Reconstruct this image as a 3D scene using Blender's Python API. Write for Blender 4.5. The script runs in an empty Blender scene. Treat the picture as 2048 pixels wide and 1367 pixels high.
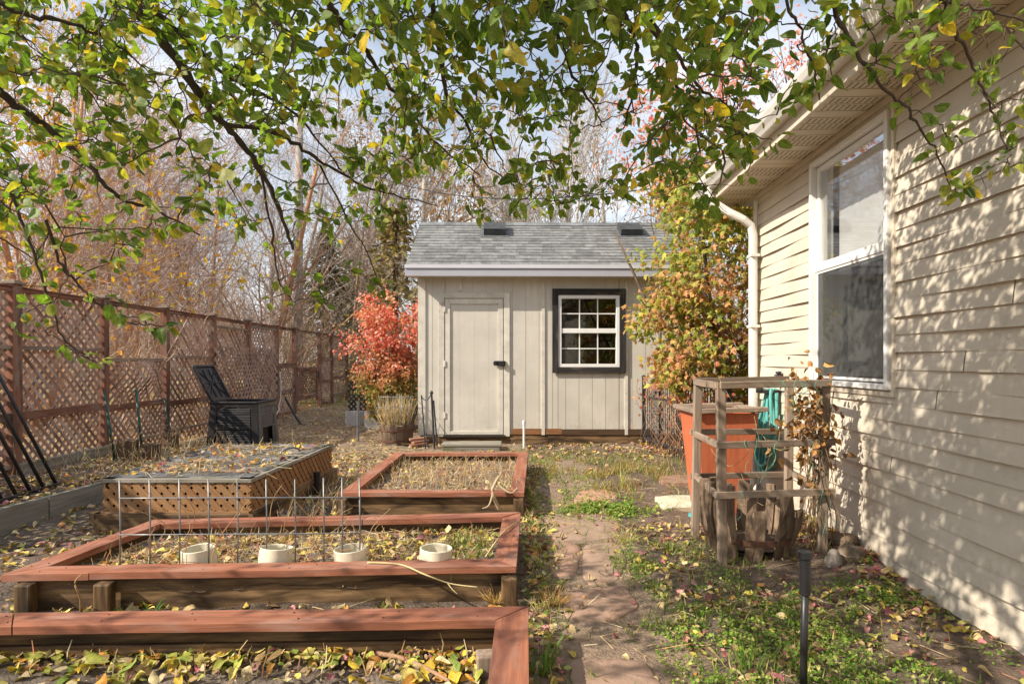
import bpy, math, random
import numpy as np
from mathutils import Vector
rng = np.random.default_rng(7)
random.seed(7)
SC = bpy.context.scene
COL = SC.collection
F, CX, HZ, CH = 1200.0, 1024.0, 720.0, 1.25      # focal length in photo pixels, axis, horizon row, camera height

def P(px, py, Y):
    return np.array([(px-CX)/F*Y, Y, CH-(py-HZ)/F*Y])
def G(px, py, z=0.0):
    Y = F*(CH-z)/(py-HZ)
    return np.array([(px-CX)/F*Y, Y, z])
def A(*a): return np.array(a, float)
def nrm(v):
    v = np.asarray(v, float); return v/(np.linalg.norm(v, axis=-1, keepdims=True)+1e-9)

# ------------------------------------------------------------------ value noise
_T = rng.random((256, 256))
def noise(x, y, s=1.0, o=0):
    x = np.asarray(x, float)*s+17.3*o+100; y = np.asarray(y, float)*s+9.1*o+100
    i = np.floor(x).astype(int); j = np.floor(y).astype(int); u = x-i; v = y-j
    u = u*u*(3-2*u); v = v*v*(3-2*v)
    a = _T[i % 256, j % 256]; b = _T[(i+1) % 256, j % 256]; c = _T[i % 256, (j+1) % 256]; d = _T[(i+1) % 256, (j+1) % 256]
    return (a*(1-u)+b*u)*(1-v)+(c*(1-u)+d*u)*v-.5
def fbm(x, y, s, o=0, n=4):
    return sum(noise(x, y, s*2**k, o+k)/1.8**k for k in range(n))
def sstep(a, b, x):
    t = np.clip((np.asarray(x, float)-a)/(b-a), 0, 1); return t*t*(3-2*t)

# ------------------------------------------------------------------ mesh builder
class MB:
    def __init__(s): s.v = []; s.f = []; s.c = []; s.w = []; s.n = 0
    def add(s, v, f, col=(1, 1, 1), wc=None):
        v = np.asarray(v, float); n = len(v)
        s.v.append(v)
        c = np.asarray(col, float); s.c.append(np.broadcast_to(c, (n, 3)) if c.ndim == 1 else c)
        s.w.append(v if wc is None else np.asarray(wc, float))
        if isinstance(f, np.ndarray): s.f.append(f+s.n)
        else:
            by = {}
            for q in f: by.setdefault(len(q), []).append(q)
            for q in by.values(): s.f.append(np.asarray(q, int)+s.n)
        s.n += n
        return s
    def box(s, o, ex, ey, ez, col=None, tint=.14):
        """corner o, three edge vectors; the longest is the grain direction"""
        o, E = np.asarray(o, float), [np.asarray(e, float) for e in (ex, ey, ez)]
        L = [np.linalg.norm(e) for e in E]; k = int(np.argmax(L)); r = rng.random(3)*40
        v, w = [], []
        for a in (0, 1):
            for b in (0, 1):
                for c in (0, 1):
                    v.append(o+a*E[0]+b*E[1]+c*E[2]); q = [a*L[0], b*L[1], c*L[2]]
                    q = [q[k]]+[q[m] for m in range(3) if m != k]; w.append(np.array(q)+r)
        f = [[0, 1, 3, 2], [4, 6, 7, 5], [0, 4, 5, 1], [2, 3, 7, 6], [0, 2, 6, 4], [1, 5, 7, 3]]
        if np.dot(np.cross(E[0], E[1]), E[2]) < 0: f = [q[::-1] for q in f]
        t = 1+tint*(rng.random()-.5)*2
        return s.add(v, f, np.array(col if col is not None else (1, 1, 1))*t, w)
    def bar(s, p, q, w, h, up=(0, 0, 1), col=None, tint=.14):
        """rectangular bar from p to q, w sideways, h along up"""
        p, q = np.asarray(p, float), np.asarray(q, float); d = nrm(q-p); sd = nrm(np.cross(d, up)); u = np.cross(sd, d)
        return s.box(p-sd*w/2-u*h/2, q-p, sd*w, u*h, col, tint)
    def tube(s, pts, r, n=6, col=(1, 1, 1), caps=True, closed=False):
        pts = np.asarray(pts, float); m = len(pts); r = np.broadcast_to(np.asarray(r, float), (m,))
        if closed: t = np.roll(pts, -1, 0)-np.roll(pts, 1, 0)
        else:
            t = np.gradient(pts, axis=0)
        t = nrm(t); ref = A(0, 0, 1) if abs(t[:, 2]).mean() < .8 else A(1, 0, 0)
        a = nrm(np.cross(t, ref)); b = np.cross(t, a)
        an = np.arange(n)*2*np.pi/n
        v = pts[:, None]+r[:, None, None]*(np.cos(an)[None, :, None]*a[:, None]+np.sin(an)[None, :, None]*b[:, None])
        L = np.concatenate([[0], np.cumsum(np.linalg.norm(np.diff(pts, axis=0), axis=1))])
        w = np.stack([np.broadcast_to(L[:, None], (m, n)), r[:, None]*np.cos(an)+rng.random()*9, r[:, None]*np.sin(an)+rng.random()*9], -1)
        f = []
        for i in range(m if closed else m-1):
            j = (i+1) % m
            for k in range(n): l = (k+1) % n; f.append([i*n+k, i*n+l, j*n+l, j*n+k])
        if caps and not closed: f += [list(range(n))[::-1], [(m-1)*n+k for k in range(n)]]
        return s.add(v.reshape(-1, 3), f, col, w.reshape(-1, 3))
    def segs(s, p0, p1, r0, r1, n=3, col=(1, 1, 1)):
        """many separate prisms at once"""
        p0, p1 = np.asarray(p0), np.asarray(p1); N = len(p0)
        if N == 0: return s
        t = nrm(p1-p0); ref = np.where(abs(t[:, 2:3]) < .9, A(0, 0, 1)[None], A(1, 0, 0)[None])
        a = nrm(np.cross(t, ref)); b = np.cross(t, a); an = np.arange(n)*2*np.pi/n
        ring = np.cos(an)[None, :, None]*a[:, None]+np.sin(an)[None, :, None]*b[:, None]
        v = np.concatenate([p0[:, None]+ring*np.asarray(r0)[:, None, None], p1[:, None]+ring*np.asarray(r1)[:, None, None]], 1)
        k = np.arange(n); l = (k+1) % n
        f = np.stack([k, l, l+n, k+n], -1)[None]+(np.arange(N)*2*n)[:, None, None]
        c = np.asarray(col, float)
        if c.ndim == 2: c = np.repeat(c, 2*n, 0)
        L = np.linalg.norm(p1-p0, axis=1)
        return s.add(v.reshape(-1, 3), f.reshape(-1, 4), c)
    def inst(s, tv, tf, pos, X, Y, Z, sc, col):
        """copies of a template: axes X,Y,Z (N,3), scale (N,), colour (N,3)"""
        N, k = len(pos), len(tv)
        if N == 0: return s
        sc = np.broadcast_to(np.asarray(sc, float), (N,))
        v = pos[:, None]+sc[:, None, None]*(tv[None, :, 0:1]*X[:, None]+tv[None, :, 1:2]*Y[:, None]+tv[None, :, 2:3]*Z[:, None])
        off = (np.arange(N)*k)[:, None, None]
        by = {}
        for q in tf: by.setdefault(len(q), []).append(q)
        base = s.n
        for i, q in enumerate(by.values()):
            s.f.append(((np.asarray(q, int)[None]+off).reshape(-1, len(q[0])))+base)
        s.v.append(v.reshape(-1, 3)); s.c.append(np.repeat(np.broadcast_to(col, (N, 3)), k, 0))
        s.w.append(np.tile(tv*A(1, 1, 0), (N, 1))+np.repeat(rng.random((N, 1))*A(0, 0, 90)[None], k, 0)); s.n += N*k
        return s
    def lathe(s, c, prof, n=24, col=(1, 1, 1), ax=None, closed=False):
        """profile [(r,z)] about the vertical through c"""
        an = np.arange(n)*2*np.pi/n; m = len(prof); v = []
        for r, z in prof: v += [[c[0]+r*math.cos(t), c[1]+r*math.sin(t), c[2]+z] for t in an]
        f = [[i*n+k, i*n+(k+1) % n, (i+1)*n+(k+1) % n, (i+1)*n+k] for i in range(m-1) for k in range(n)]
        if closed: f += [[(m-1)*n+k, (m-1)*n+(k+1) % n, (k+1) % n, k] for k in range(n)]
        return s.add(v, f, col)
    def build(s, name, mat, parent=None, smooth=False, bevel=0, org=(0, 0, 0)):
        me = bpy.data.meshes.new(name)
        root = parent
        while root is not None and root.parent is not None: root = root.parent
        o3 = np.array(root.location) if root is not None else np.asarray(org, float)
        V = np.concatenate(s.v)-o3
        me.vertices.add(len(V)); me.vertices.foreach_set('co', V.astype(np.float32).ravel())
        loops = np.concatenate([q.ravel() for q in s.f]).astype(np.int32)
        tot = np.concatenate([np.full(len(q), q.shape[1]) for q in s.f]).astype(np.int32)
        st = np.concatenate([[0], np.cumsum(tot)[:-1]]).astype(np.int32)
        me.loops.add(len(loops)); me.loops.foreach_set('vertex_index', loops)
        me.polygons.add(len(tot)); me.polygons.foreach_set('loop_start', st); me.polygons.foreach_set('loop_total', tot)
        me.polygons.foreach_set('use_smooth', np.full(len(tot), bool(smooth)))
        a = me.attributes.new('col', 'FLOAT_COLOR', 'POINT')
        a.data.foreach_set('color', np.concatenate([np.concatenate(s.c), np.ones((len(V), 1))], 1).astype(np.float32).ravel())
        a = me.attributes.new('wc', 'FLOAT_VECTOR', 'POINT'); a.data.foreach_set('vector', np.concatenate(s.w).astype(np.float32).ravel())
        me.update(calc_edges=True); me.validate()
        me.materials.append(mat)
        o = bpy.data.objects.new(name, me); COL.objects.link(o)
        if parent is not None: o.parent = parent
        else: o.location = tuple(o3)
        if bevel:
            b = o.modifiers.new('edge', 'BEVEL'); b.width = bevel; b.segments = 2; b.limit_method = 'ANGLE'; b.angle_limit = math.radians(50)
        return o

def tag(o, label=None, cat=None, group=None, kind=None):
    if label: o['label'] = label
    if cat: o['category'] = cat
    if group: o['group'] = group
    if kind: o['kind'] = kind
    return o
def thing(name, label, cat, loc, group=None):
    o = bpy.data.objects.new(name, None); COL.objects.link(o); o.location = tuple(loc); o.empty_display_size = .1
    return tag(o, label, cat, group)

# ------------------------------------------------------------------ materials
def nodes(name):
    m = bpy.data.materials.new(name); m.use_nodes = True; nt = m.node_tree; nt.nodes.clear()
    def N(t, **k):
        n = nt.nodes.new(t)
        for a, b in k.items():
            if a == 'ins':
                for i, val in b.items():
                    if hasattr(val, 'is_output') or isinstance(val, bpy.types.NodeSocket): nt.links.new(val, n.inputs[i])
                    else: n.inputs[i].default_value = val
            else: setattr(n, a, b)
        return n
    return m, N
def mixc(N, f, a, b, mode='MIX'):
    n = N('ShaderNodeMix', data_type='RGBA', blend_type=mode)
    for i, v in ((0, f), (6, a), (7, b)):
        if isinstance(v, bpy.types.NodeSocket): n.id_data.links.new(v, n.inputs[i])
        else: n.inputs[i].default_value = v if i == 0 else (*v, 1)
    return n.outputs[2]
def ramp(N, fac, stops):
    n = N('ShaderNodeValToRGB', ins={0: fac}); e = n.color_ramp.elements
    while len(e) < len(stops): e.new(.5)
    for x, (p, c) in zip(e, stops): x.position = p; x.color = (*c, 1) if len(c) == 3 else c
    return n.outputs[0]
def attr(N, name): return N('ShaderNodeAttribute', attribute_name=name)
def finish(N, base, rough=.8, bump=None, bd=.01, spec=.3, trans=0, tcol=None, metal=0, bs=.6):
    b = N('ShaderNodeBsdfPrincipled', ins={'Base Color': base if isinstance(base, bpy.types.NodeSocket) else (*base, 1), 'Roughness': rough, 'Specular IOR Level': spec, 'Metallic': metal})
    if bump is not None:
        bn = N('ShaderNodeBump', ins={'Height': bump, 'Distance': bd, 'Strength': bs}); b.id_data.links.new(bn.outputs[0], b.inputs['Normal'])
    sh = b.outputs[0]
    if trans:
        t = N('ShaderNodeBsdfTranslucent', ins={'Color': tcol if tcol is not None else base})
        sh = N('ShaderNodeMixShader', ins={0: trans, 1: sh, 2: t.outputs[0]}).outputs[0]
    N('ShaderNodeOutputMaterial', ins={0: sh})

def m_leaf(name, trans=.35, rough=.5, spec=.35, warm=1.25, vein=None):
    m, N = nodes(name); c = attr(N, 'col').outputs[0]; w = attr(N, 'wc').outputs[1]
    nz = N('ShaderNodeTexNoise', ins={'Vector': w, 'Scale': 5.0, 'Detail': 3.0}).outputs[0]
    c2 = mixc(N, 1.0, c, ramp(N, nz, [(.3, (.68, .68, .68)), (.7, (1.28, 1.22, 1.05))]), 'MULTIPLY')
    if vein:
        sp = N('ShaderNodeSeparateXYZ', ins={0: w}); ay = N('ShaderNodeMath', operation='ABSOLUTE', ins={0: sp.outputs[1]}).outputs[0]
        sv = N('ShaderNodeMath', operation='SINE', ins={0: N('ShaderNodeMath', operation='MULTIPLY', ins={0: N('ShaderNodeMath', operation='MULTIPLY_ADD', ins={0: ay, 1: -1.1, 2: sp.outputs[0]}).outputs[0], 1: 48.0}).outputs[0]}).outputs[0]
        c2 = mixc(N, 1.0, c2, ramp(N, N('ShaderNodeMath', operation='MULTIPLY_ADD', ins={0: sv, 1: .5, 2: .5}).outputs[0], [(.0, (.9, .9, .9)), (.85, (1, 1, 1)), (1.0, (1.18, 1.18, 1.1))]), 'MULTIPLY')
        c2 = mixc(N, ramp(N, ay, [(.012, (.55, .55, .55)), (.03, (0, 0, 0))]), c2, vein)
    tc = mixc(N, 1.0, c2, (warm*1.1, warm*1.25, warm*.5), 'MULTIPLY')
    finish(N, c2, rough, None, spec=spec, trans=trans, tcol=tc); return m
def m_wood(name, c1, c2, rough=.85, weather=None, wamt=.5, bd=.004, sc=(2.2, 34, 34), spec=.2, stain=None):
    m, N = nodes(name); w = attr(N, 'wc').outputs[1]; c = attr(N, 'col').outputs[0]
    mp = N('ShaderNodeMapping', ins={'Vector': w, 'Scale': sc}).outputs[0]
    g = N('ShaderNodeTexNoise', ins={'Vector': mp, 'Scale': 1.0, 'Detail': 6.0, 'Roughness': .65, 'Distortion': .6}).outputs[0]
    b = ramp(N, g, [(.3, c1), (.68, c2)])
    if weather:
        n2 = N('ShaderNodeTexNoise', ins={'Vector': N('ShaderNodeMapping', ins={'Vector': w, 'Scale': (3, 12, 12)}).outputs[0], 'Scale': 1.0, 'Detail': 5.0}).outputs[0]
        b = mixc(N, ramp(N, n2, [(.62-.3*wamt, (0, 0, 0)), (.72-.1*wamt, (1, 1, 1))]), b, weather)
    if stain:
        n3 = N('ShaderNodeTexNoise', ins={'Vector': N('ShaderNodeMapping', ins={'Vector': w, 'Scale': (1.2, 5, 5)}).outputs[0], 'Scale': 1.3, 'Detail': 6.0, 'Distortion': 1.2}).outputs[0]
        b = mixc(N, ramp(N, n3, [(.5, (0, 0, 0)), (.64, (.85, .85, .85))]), b, stain)
    b = mixc(N, 1.0, b, c, 'MULTIPLY')
    finish(N, b, rough, g, bd, spec); return m
def m_plain(name, col, rough=.6, var=.12, sc=12, bd=.002, spec=.35, metal=0, dirt=None, damt=.4, dsc=3, usecol=False, bsc=60, streak=None, splash=None):
    m, N = nodes(name); p = N('ShaderNodeNewGeometry').outputs['Position']
    n1 = N('ShaderNodeTexNoise', ins={'Vector': p, 'Scale': sc, 'Detail': 5.0}).outputs[0]
    lo = tuple(max(0, x*(1-var*2)) for x in col); hi = tuple(x*(1+var) for x in col)
    b = ramp(N, n1, [(.3, lo), (.7, hi)])
    if dirt:
        n2 = N('ShaderNodeTexNoise', ins={'Vector': p, 'Scale': dsc, 'Detail': 8.0, 'Roughness': .7}).outputs[0]
        b = mixc(N, ramp(N, n2, [(.66-.25*damt, (0, 0, 0)), (.8-.1*damt, (1, 1, 1))]), b, dirt)
    if streak:
        n4 = N('ShaderNodeTexNoise', ins={'Vector': N('ShaderNodeMapping', ins={'Vector': p, 'Scale': (9, 9, .7)}).outputs[0], 'Scale': 1.6, 'Detail': 7.0, 'Roughness': .65}).outputs[0]
        b = mixc(N, ramp(N, n4, [(.52, (0, 0, 0)), (.72, (.75, .75, .75))]), b, streak)
    if splash:
        zz = N('ShaderNodeSeparateXYZ', ins={0: p}).outputs[2]; n5 = N('ShaderNodeTexNoise', ins={'Vector': p, 'Scale': 14.0, 'Detail': 7.0, 'Roughness': .7}).outputs[0]
        zf = N('ShaderNodeMath', operation='MULTIPLY_ADD', ins={0: zz, 1: -.42, 2: n5}).outputs[0]
        b = mixc(N, ramp(N, zf, [(.42, (0, 0, 0)), (.62, (.6, .6, .6))]), b, splash)
    if usecol: b = mixc(N, 1.0, b, attr(N, 'col').outputs[0], 'MULTIPLY')
    n3 = N('ShaderNodeTexNoise', ins={'Vector': p, 'Scale': bsc, 'Detail': 4.0}).outputs[0]
    finish(N, b, rough, n3, bd, spec, metal=metal); return m
def m_bark(name, rough=.9, bd=.01, sc=30, var=.45):
    m, N = nodes(name); c = attr(N, 'col').outputs[0]; p = N('ShaderNodeNewGeometry').outputs['Position']
    n1 = N('ShaderNodeTexNoise', ins={'Vector': N('ShaderNodeMapping', ins={'Vector': p, 'Scale': (1, 1, .35)}).outputs[0], 'Scale': sc, 'Detail': 5.0, 'Roughness': .7}).outputs[0]
    b = mixc(N, 1.0, c, ramp(N, n1, [(.3, (1-var,)*3), (.7, (1+var*.6,)*3)]), 'MULTIPLY')
    finish(N, b, rough, n1, bd, .2); return m
def m_glass(name, refl=.25, tint=(1, 1, 1), dust=0.0):
    m, N = nodes(name)
    ge = N('ShaderNodeNewGeometry'); dt = N('ShaderNodeVectorMath', operation='DOT_PRODUCT', ins={0: ge.outputs['Normal'], 1: ge.outputs['Incoming']}).outputs['Value']
    ab = N('ShaderNodeMath', operation='ABSOLUTE', ins={0: dt}).outputs[0]; om = N('ShaderNodeMath', operation='SUBTRACT', ins={0: 1.0, 1: ab}).outputs[0]
    pw = N('ShaderNodeMath', operation='POWER', ins={0: om, 1: 4.0}).outputs[0]; f = N('ShaderNodeMath', operation='MULTIPLY_ADD', ins={0: pw, 1: .8, 2: refl}).outputs[0]
    sh = N('ShaderNodeMixShader', ins={0: f, 1: N('ShaderNodeBsdfTransparent', ins={0: (*tint, 1)}).outputs[0], 2: N('ShaderNodeBsdfGlossy', ins={'Roughness': .03}).outputs[0]}).outputs[0]
    if dust: sh = N('ShaderNodeMixShader', ins={0: dust, 1: sh, 2: N('ShaderNodeBsdfDiffuse', ins={0: (.3, .31, .31, 1)}).outputs[0]}).outputs[0]
    N('ShaderNodeOutputMaterial', ins={0: sh}); return m

# ground: colour from the vertex layer, clods and grit from noise
def m_ground(name, bd=.02):
    m, N = nodes(name); c = attr(N, 'col').outputs[0]; p = N('ShaderNodeNewGeometry').outputs['Position']
    n1 = N('ShaderNodeTexNoise', ins={'Vector': p, 'Scale': 22.0, 'Detail': 8.0, 'Roughness': .75}).outputs[0]
    n2 = N('ShaderNodeTexNoise', ins={'Vector': p, 'Scale': 160.0, 'Detail': 3.0}).outputs[0]
    v = N('ShaderNodeTexVoronoi', ins={'Vector': p, 'Scale': 70.0}).outputs[0]
    b = mixc(N, 1.0, c, ramp(N, n1, [(.3, (.5, .48, .47)), (.7, (1.4, 1.37, 1.33))]), 'MULTIPLY')
    b = mixc(N, ramp(N, n2, [(.62, (0, 0, 0)), (.72, (.6, .6, .6))]), b, (.42, .34, .24))
    h = N('ShaderNodeMath', operation='ADD', ins={0: n1, 1: N('ShaderNodeMath', operation='MULTIPLY', ins={0: v, 1: .35}).outputs[0]}).outputs[0]
    finish(N, b, .95, h, bd, .1, bs=.9); return m

M = dict(
 leaf=m_leaf('apple_leaf', .5, vein=(.30, .36, .12)), fall=m_leaf('autumn_leaf', .35, .6, .2), litter=m_leaf('dry_leaf', .12, .75, .15, 1.0, vein=(.5, .4, .22)), green=m_leaf('ground_green', .3, .55, .25),
 ground=m_ground('soil'), bark=m_bark('bark'), twig=m_bark('twig_bark', var=.25, bd=.002),
 cap=m_wood('red_stained_cedar', (.215, .083, .047), (.40, .160, .092), .78, weather=(.34, .185, .135), wamt=.5, bd=.003, sc=(2.5, 75, 75), stain=(.17, .065, .042)),
 board=m_wood('weathered_plank', (.095, .052, .024), (.30, .19, .095), .85, weather=(.07, .045, .028), wamt=.55, stain=(.03, .018, .01)),
 wetboard=m_wood('dark_wet_plank', (.06, .032, .014), (.25, .15, .07), .6, weather=(.03, .018, .01), wamt=.5, stain=(.02, .012, .007), spec=.35),
 greyboard=m_wood('grey_plank', (.17, .15, .12), (.34, .31, .26), .9, weather=(.16, .16, .09), wamt=.35),
 greywood=m_wood('grey_brown_stick', (.15, .105, .075), (.37, .285, .215), .9, weather=(.24, .2, .16), wamt=.4),
 oak=m_wood('old_barrel_oak', (.085, .055, .036), (.29, .205, .14), .9, weather=(.1, .07, .05), wamt=.5, bd=.008),
 fence=m_wood('fence_redwood', (.15, .065, .04), (.30, .138, .09), .88, weather=(.25, .185, .145), wamt=.5, stain=(.10, .06, .045)),
 lattice=m_wood('weathered_lattice', (.22, .125, .085), (.46, .30, .22), .9, weather=(.42, .34, .30), wamt=.55, stain=(.15, .09, .065)),
 tanlattice=m_wood('tan_lattice', (.22, .115, .05), (.37, .205, .095), .8, weather=(.28, .17, .095), wamt=.3, bd=.001),
 siding=m_plain('cream_siding', (.61, .545, .445), .5, .06, 3, .0018, .35, dirt=(.42, .36, .28), damt=.3, dsc=5, usecol=True, bsc=18, splash=(.36, .30, .23), streak=(.55, .475, .37)),
 soffit=m_plain('soffit_vinyl', (.60, .52, .40), .55, .05, 5, .001, .3, usecol=True),
 white=m_plain('white_vinyl', (.78, .77, .74), .4, .04, 6, .0005, .4, dirt=(.5, .48, .43), damt=.15),
 trim=m_plain('beige_trim', (.58, .51, .41), .5, .05, 6, .0005, .3, usecol=True),
 gutter=m_plain('gutter_white', (.72, .70, .66), .38, .06, 5, .0006, .5, dirt=(.32, .29, .24), damt=.2, dsc=8),
 blind=m_plain('white_blind', (.74, .75, .74), .8, .04, 4, .0005, .2),
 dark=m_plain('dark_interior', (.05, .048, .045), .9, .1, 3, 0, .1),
 shed=m_plain('shed_paint', (.585, .55, .48), .6, .06, 2.5, .0015, .3, dirt=(.46, .41, .34), damt=.25, dsc=3, usecol=True, bsc=90, streak=(.53, .48, .40), splash=(.38, .31, .23)),
 shedtrim=m_plain('shed_trim_paint', (.62, .58, .50), .6, .08, 8, .001, .3, dirt=(.26, .19, .12), damt=.25, dsc=9, usecol=True),
 fascia=m_plain('grey_fascia', (.40, .40, .44), .5, .05, 2, .0008, .35, usecol=True),
 blacktrim=m_wood('charred_black_trim', (.012, .012, .013), (.05, .045, .042), .7, weather=(.10, .08, .06), wamt=.12),
 shingle=m_plain('asphalt_shingle', (.19, .20, .205), .9, .16, 9, .004, .2, usecol=True, bsc=220, dirt=(.26, .26, .25), damt=.3, dsc=30),
 blackmetal=m_plain('black_metal', (.018, .018, .02), .4, .2, 10, .0005, .5),
 ironmetal=m_plain('black_iron', (.03, .03, .033), .5, .2, 10, .0005, .5),
 plastic=m_plain('black_plastic', (.019, .019, .021), .42, .15, 6, .0006, .45, dirt=(.09, .085, .08), damt=.1, dsc=9),
 plasticlit=m_plain('black_plastic_lit', (.12, .117, .11), .5, .15, 6, .0006, .4, dirt=(.24, .22, .2), damt=.2, dsc=9),  # black bin plastic again, lightened to paint in the light on one face
 cloth=m_plain('shade_cloth', (.12, .122, .125), .8, .25, 7, .003, .2, dirt=(.33, .32, .31), damt=.6, dsc=5),
 galv=m_plain('galvanised_wire', (.24, .245, .25), .4, .12, 20, .0003, .5, metal=.5),
 rust=m_plain('rusty_hoop', (.14, .07, .045), .8, .3, 20, .001, .3),
 ring=m_plain('white_plastic_ring', (.74, .68, .52), .5, .06, 10, .0008, .35, dirt=(.42, .34, .22), damt=.25, dsc=12),
 redpaint=m_wood('terracotta_paint', (.44, .115, .05), (.55, .165, .08), .6, weather=(.40, .12, .06), wamt=.3, bd=.001),
 hose=m_plain('teal_hose', (.11, .40, .37), .45, .15, 9, .0004, .45, dirt=(.16, .34, .30), damt=.3, dsc=15),
 twine=m_plain('green_twine', (.10, .30, .22), .8, .2, 20, .0003, .2),
 stake=m_plain('green_stake', (.015, .075, .06), .45, .2, 20, .0004, .4),
 stone=m_plain('red_flagstone', (.35, .25, .19), .9, .14, 9, .006, .2, dirt=(.30, .225, .165), damt=1.3, dsc=4, usecol=True),
 slab=m_plain('pale_slab', (.58, .57, .42), .7, .1, 7, .002, .3, dirt=(.4, .36, .26), damt=.3, dsc=8),
 rock=m_plain('grey_rock', (.25, .215, .185), .9, .25, 12, .012, .2, usecol=True),
 straw=m_bark('dry_stalk', sc=60, var=.25, bd=.001),
 pole=m_wood('utility_pole_wood', (.24, .21, .185), (.42, .375, .33), .9, sc=(3, 12, 12)),
 glass=m_glass('window_glass', .10), darkglass=m_glass('shed_glass', .055, (.6, .65, .65)), upglass=m_glass('upper_window_glass', .2), screen=m_glass('screened_glass', .05, (.42, .44, .45), .12),
 planter=m_plain('white_planter', (.52, .50, .48), .6, .08, 8, .001, .3, dirt=(.3, .26, .2), damt=.3),
 teal=m_plain('teal_plastic', (.05, .42, .45), .4, .1, 9, 0, .4),
)

# ------------------------------------------------------------------ leaf templates (x = length, y = width, z = up)
def leaf_t(wid=.56, fold=.25, curl=.25, twist=0, rows=7):
    t = np.linspace(0, 1, rows)**.95; w = wid*np.sin(np.pi*np.clip(t, 0, 1)**.88)**.75*.5; w[0] = w[-1] = 0
    mid = np.stack([t, 0*t, -curl*t*t+.08*np.sin(t*6)], 1); v = list(mid); f = []
    for sg in (1, -1):
        b = len(v)
        for i in range(1, rows-1): v.append([t[i], sg*w[i], mid[i, 2]+w[i]*fold*(1+.4*sg*twist)+.03*math.sin(i*2.3+sg)])
        F2 = [[0, b, 1]]+[[i, b+i-1, b+i, i+1] for i in range(1, rows-2)]+[[rows-2, b+rows-3, rows-1]]
        f += F2 if sg < 0 else [q[::-1] for q in F2]
    return np.array(v, float), f
LEAVES = [leaf_t(.58, .3, .15), leaf_t(.66, .15, .35, 1), leaf_t(.52, .5, .1, -1), leaf_t(.6, .9, .2), leaf_t(.55, .4, .6, 1), leaf_t(.62, -.25, -.25, -1)]
CURLED = [leaf_t(.6, .7, .55, 1), leaf_t(.62, -.4, -.35), leaf_t(.66, .35, .25, -1), leaf_t(.55, 1.0, .2), leaf_t(.7, .15, -.2, 1)]
def star_t():
    an = np.radians([180, 130, 100, 70, 48, 25, 0, -25, -48, -70, -100, -130]); r = np.array([.12, .34, .2, .52, .28, .42, .62, .42, .28, .52, .2, .34])*.95
    v = [[.3, 0, .04]]+[[.3+a*math.cos(t), a*math.sin(t), -.25*a*a-.05*(i % 2)] for i, (t, a) in enumerate(zip(an, r))]
    return np.array(v), [[0, i, i % 12+1] for i in range(1, 13)]
STAR = [star_t()]
SMALL = [leaf_t(.6, .3, .2, 0, 4)]
def blade_t():
    return np.array([[0, -.5, 0], [0, .5, 0], [.5, -.35, .0], [.5, .35, 0], [1, 0, -.12]]), [[0, 2, 3, 1], [2, 4, 3]]

def frames(d, up):
    X = nrm(d); Y = nrm(np.cross(up, X)); return X, Y, np.cross(X, Y)
def rdir(n): return nrm(rng.normal(size=(n, 3)))
def pick(pal, n, var=.18):
    c = np.array([p[1:] for p in pal], float); w = np.array([p[0] for p in pal], float)
    k = rng.choice(len(pal), n, p=w/w.sum())
    return np.clip(c[k]*(1+var*rng.normal(size=(n, 1))), .004, .95)
def put_leaves(mb, T, pos, d, up, sc, col):
    k = rng.integers(len(T), size=len(pos))
    for i, (tv, tf) in enumerate(T):
        s = k == i
        if s.any():
            X, Y, Z = frames(d[s], up[s]); mb.inst(tv, tf, pos[s], X, Y, Z, sc[s], col[s])

# ------------------------------------------------------------------ branching
def grow(start, dirs, lens, rads, spec, lim=None):
    """level by level; returns segment arrays and the points along the last level"""
    out = []; tips = None
    P0, D, L, R = [np.asarray(a, float) for a in (start, dirs, lens, rads)]
    for lv, s in enumerate(spec):
        n = s['n']; N = len(P0); p = P0.copy(); d = nrm(D); Rend = R*s.get('taper', .35); pts = [p.copy()]; ds = [d.copy()]
        for i in range(n):
            d = nrm(d+rng.normal(size=(N, 3))*s.get('wob', .12)+A(0, 0, s.get('up', .03))[None])
            q = p+d*(L/n)[:, None]; r0 = R+(Rend-R)*i/n; r1 = R+(Rend-R)*(i+1)/n
            out.append((p, q, r0, r1, np.full(N, lv))); p = q; pts.append(p.copy()); ds.append(d.copy())
        pts = np.array(pts); ds = np.array(ds); tips = (pts[1:].reshape(-1, 3), ds[1:].reshape(-1, 3))
        k = s.get('kids', 0)
        if not k: break
        lo, hi = s.get('rng', (.3, 1)); t = rng.uniform(lo, hi, (N, k))*n; t[:, 0] = n*.999
        i = np.minimum(t.astype(int), n-1); fr = t-i; idx = np.arange(N)[:, None]
        P0n = pts[i, idx]*(1-fr[..., None])+pts[i+1, idx]*fr[..., None]; Dd = ds[i+1, idx]
        a0, a1 = s.get('ang', (25, 55)); an = np.radians(rng.uniform(a0, a1, (N, k)))[..., None]; an[:, 0] *= .4
        side = nrm(np.cross(Dd, rdir(N*k).reshape(N, k, 3)))
        D = (Dd*np.cos(an)+side*np.sin(an)).reshape(-1, 3)
        ts = t/n; L = (L[:, None]*s.get('ls', .6)*rng.uniform(.7, 1.2, (N, k))*(1.15-.5*ts)).ravel(); R = ((R[:, None]+(Rend-R)[:, None]*ts)*s.get('rs', .6)).ravel()
        R = np.maximum(R, s.get('rmin', .003)); P0 = P0n.reshape(-1, 3)
    return [np.concatenate([o[j] for o in out]) for j in range(5)], tips

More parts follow.
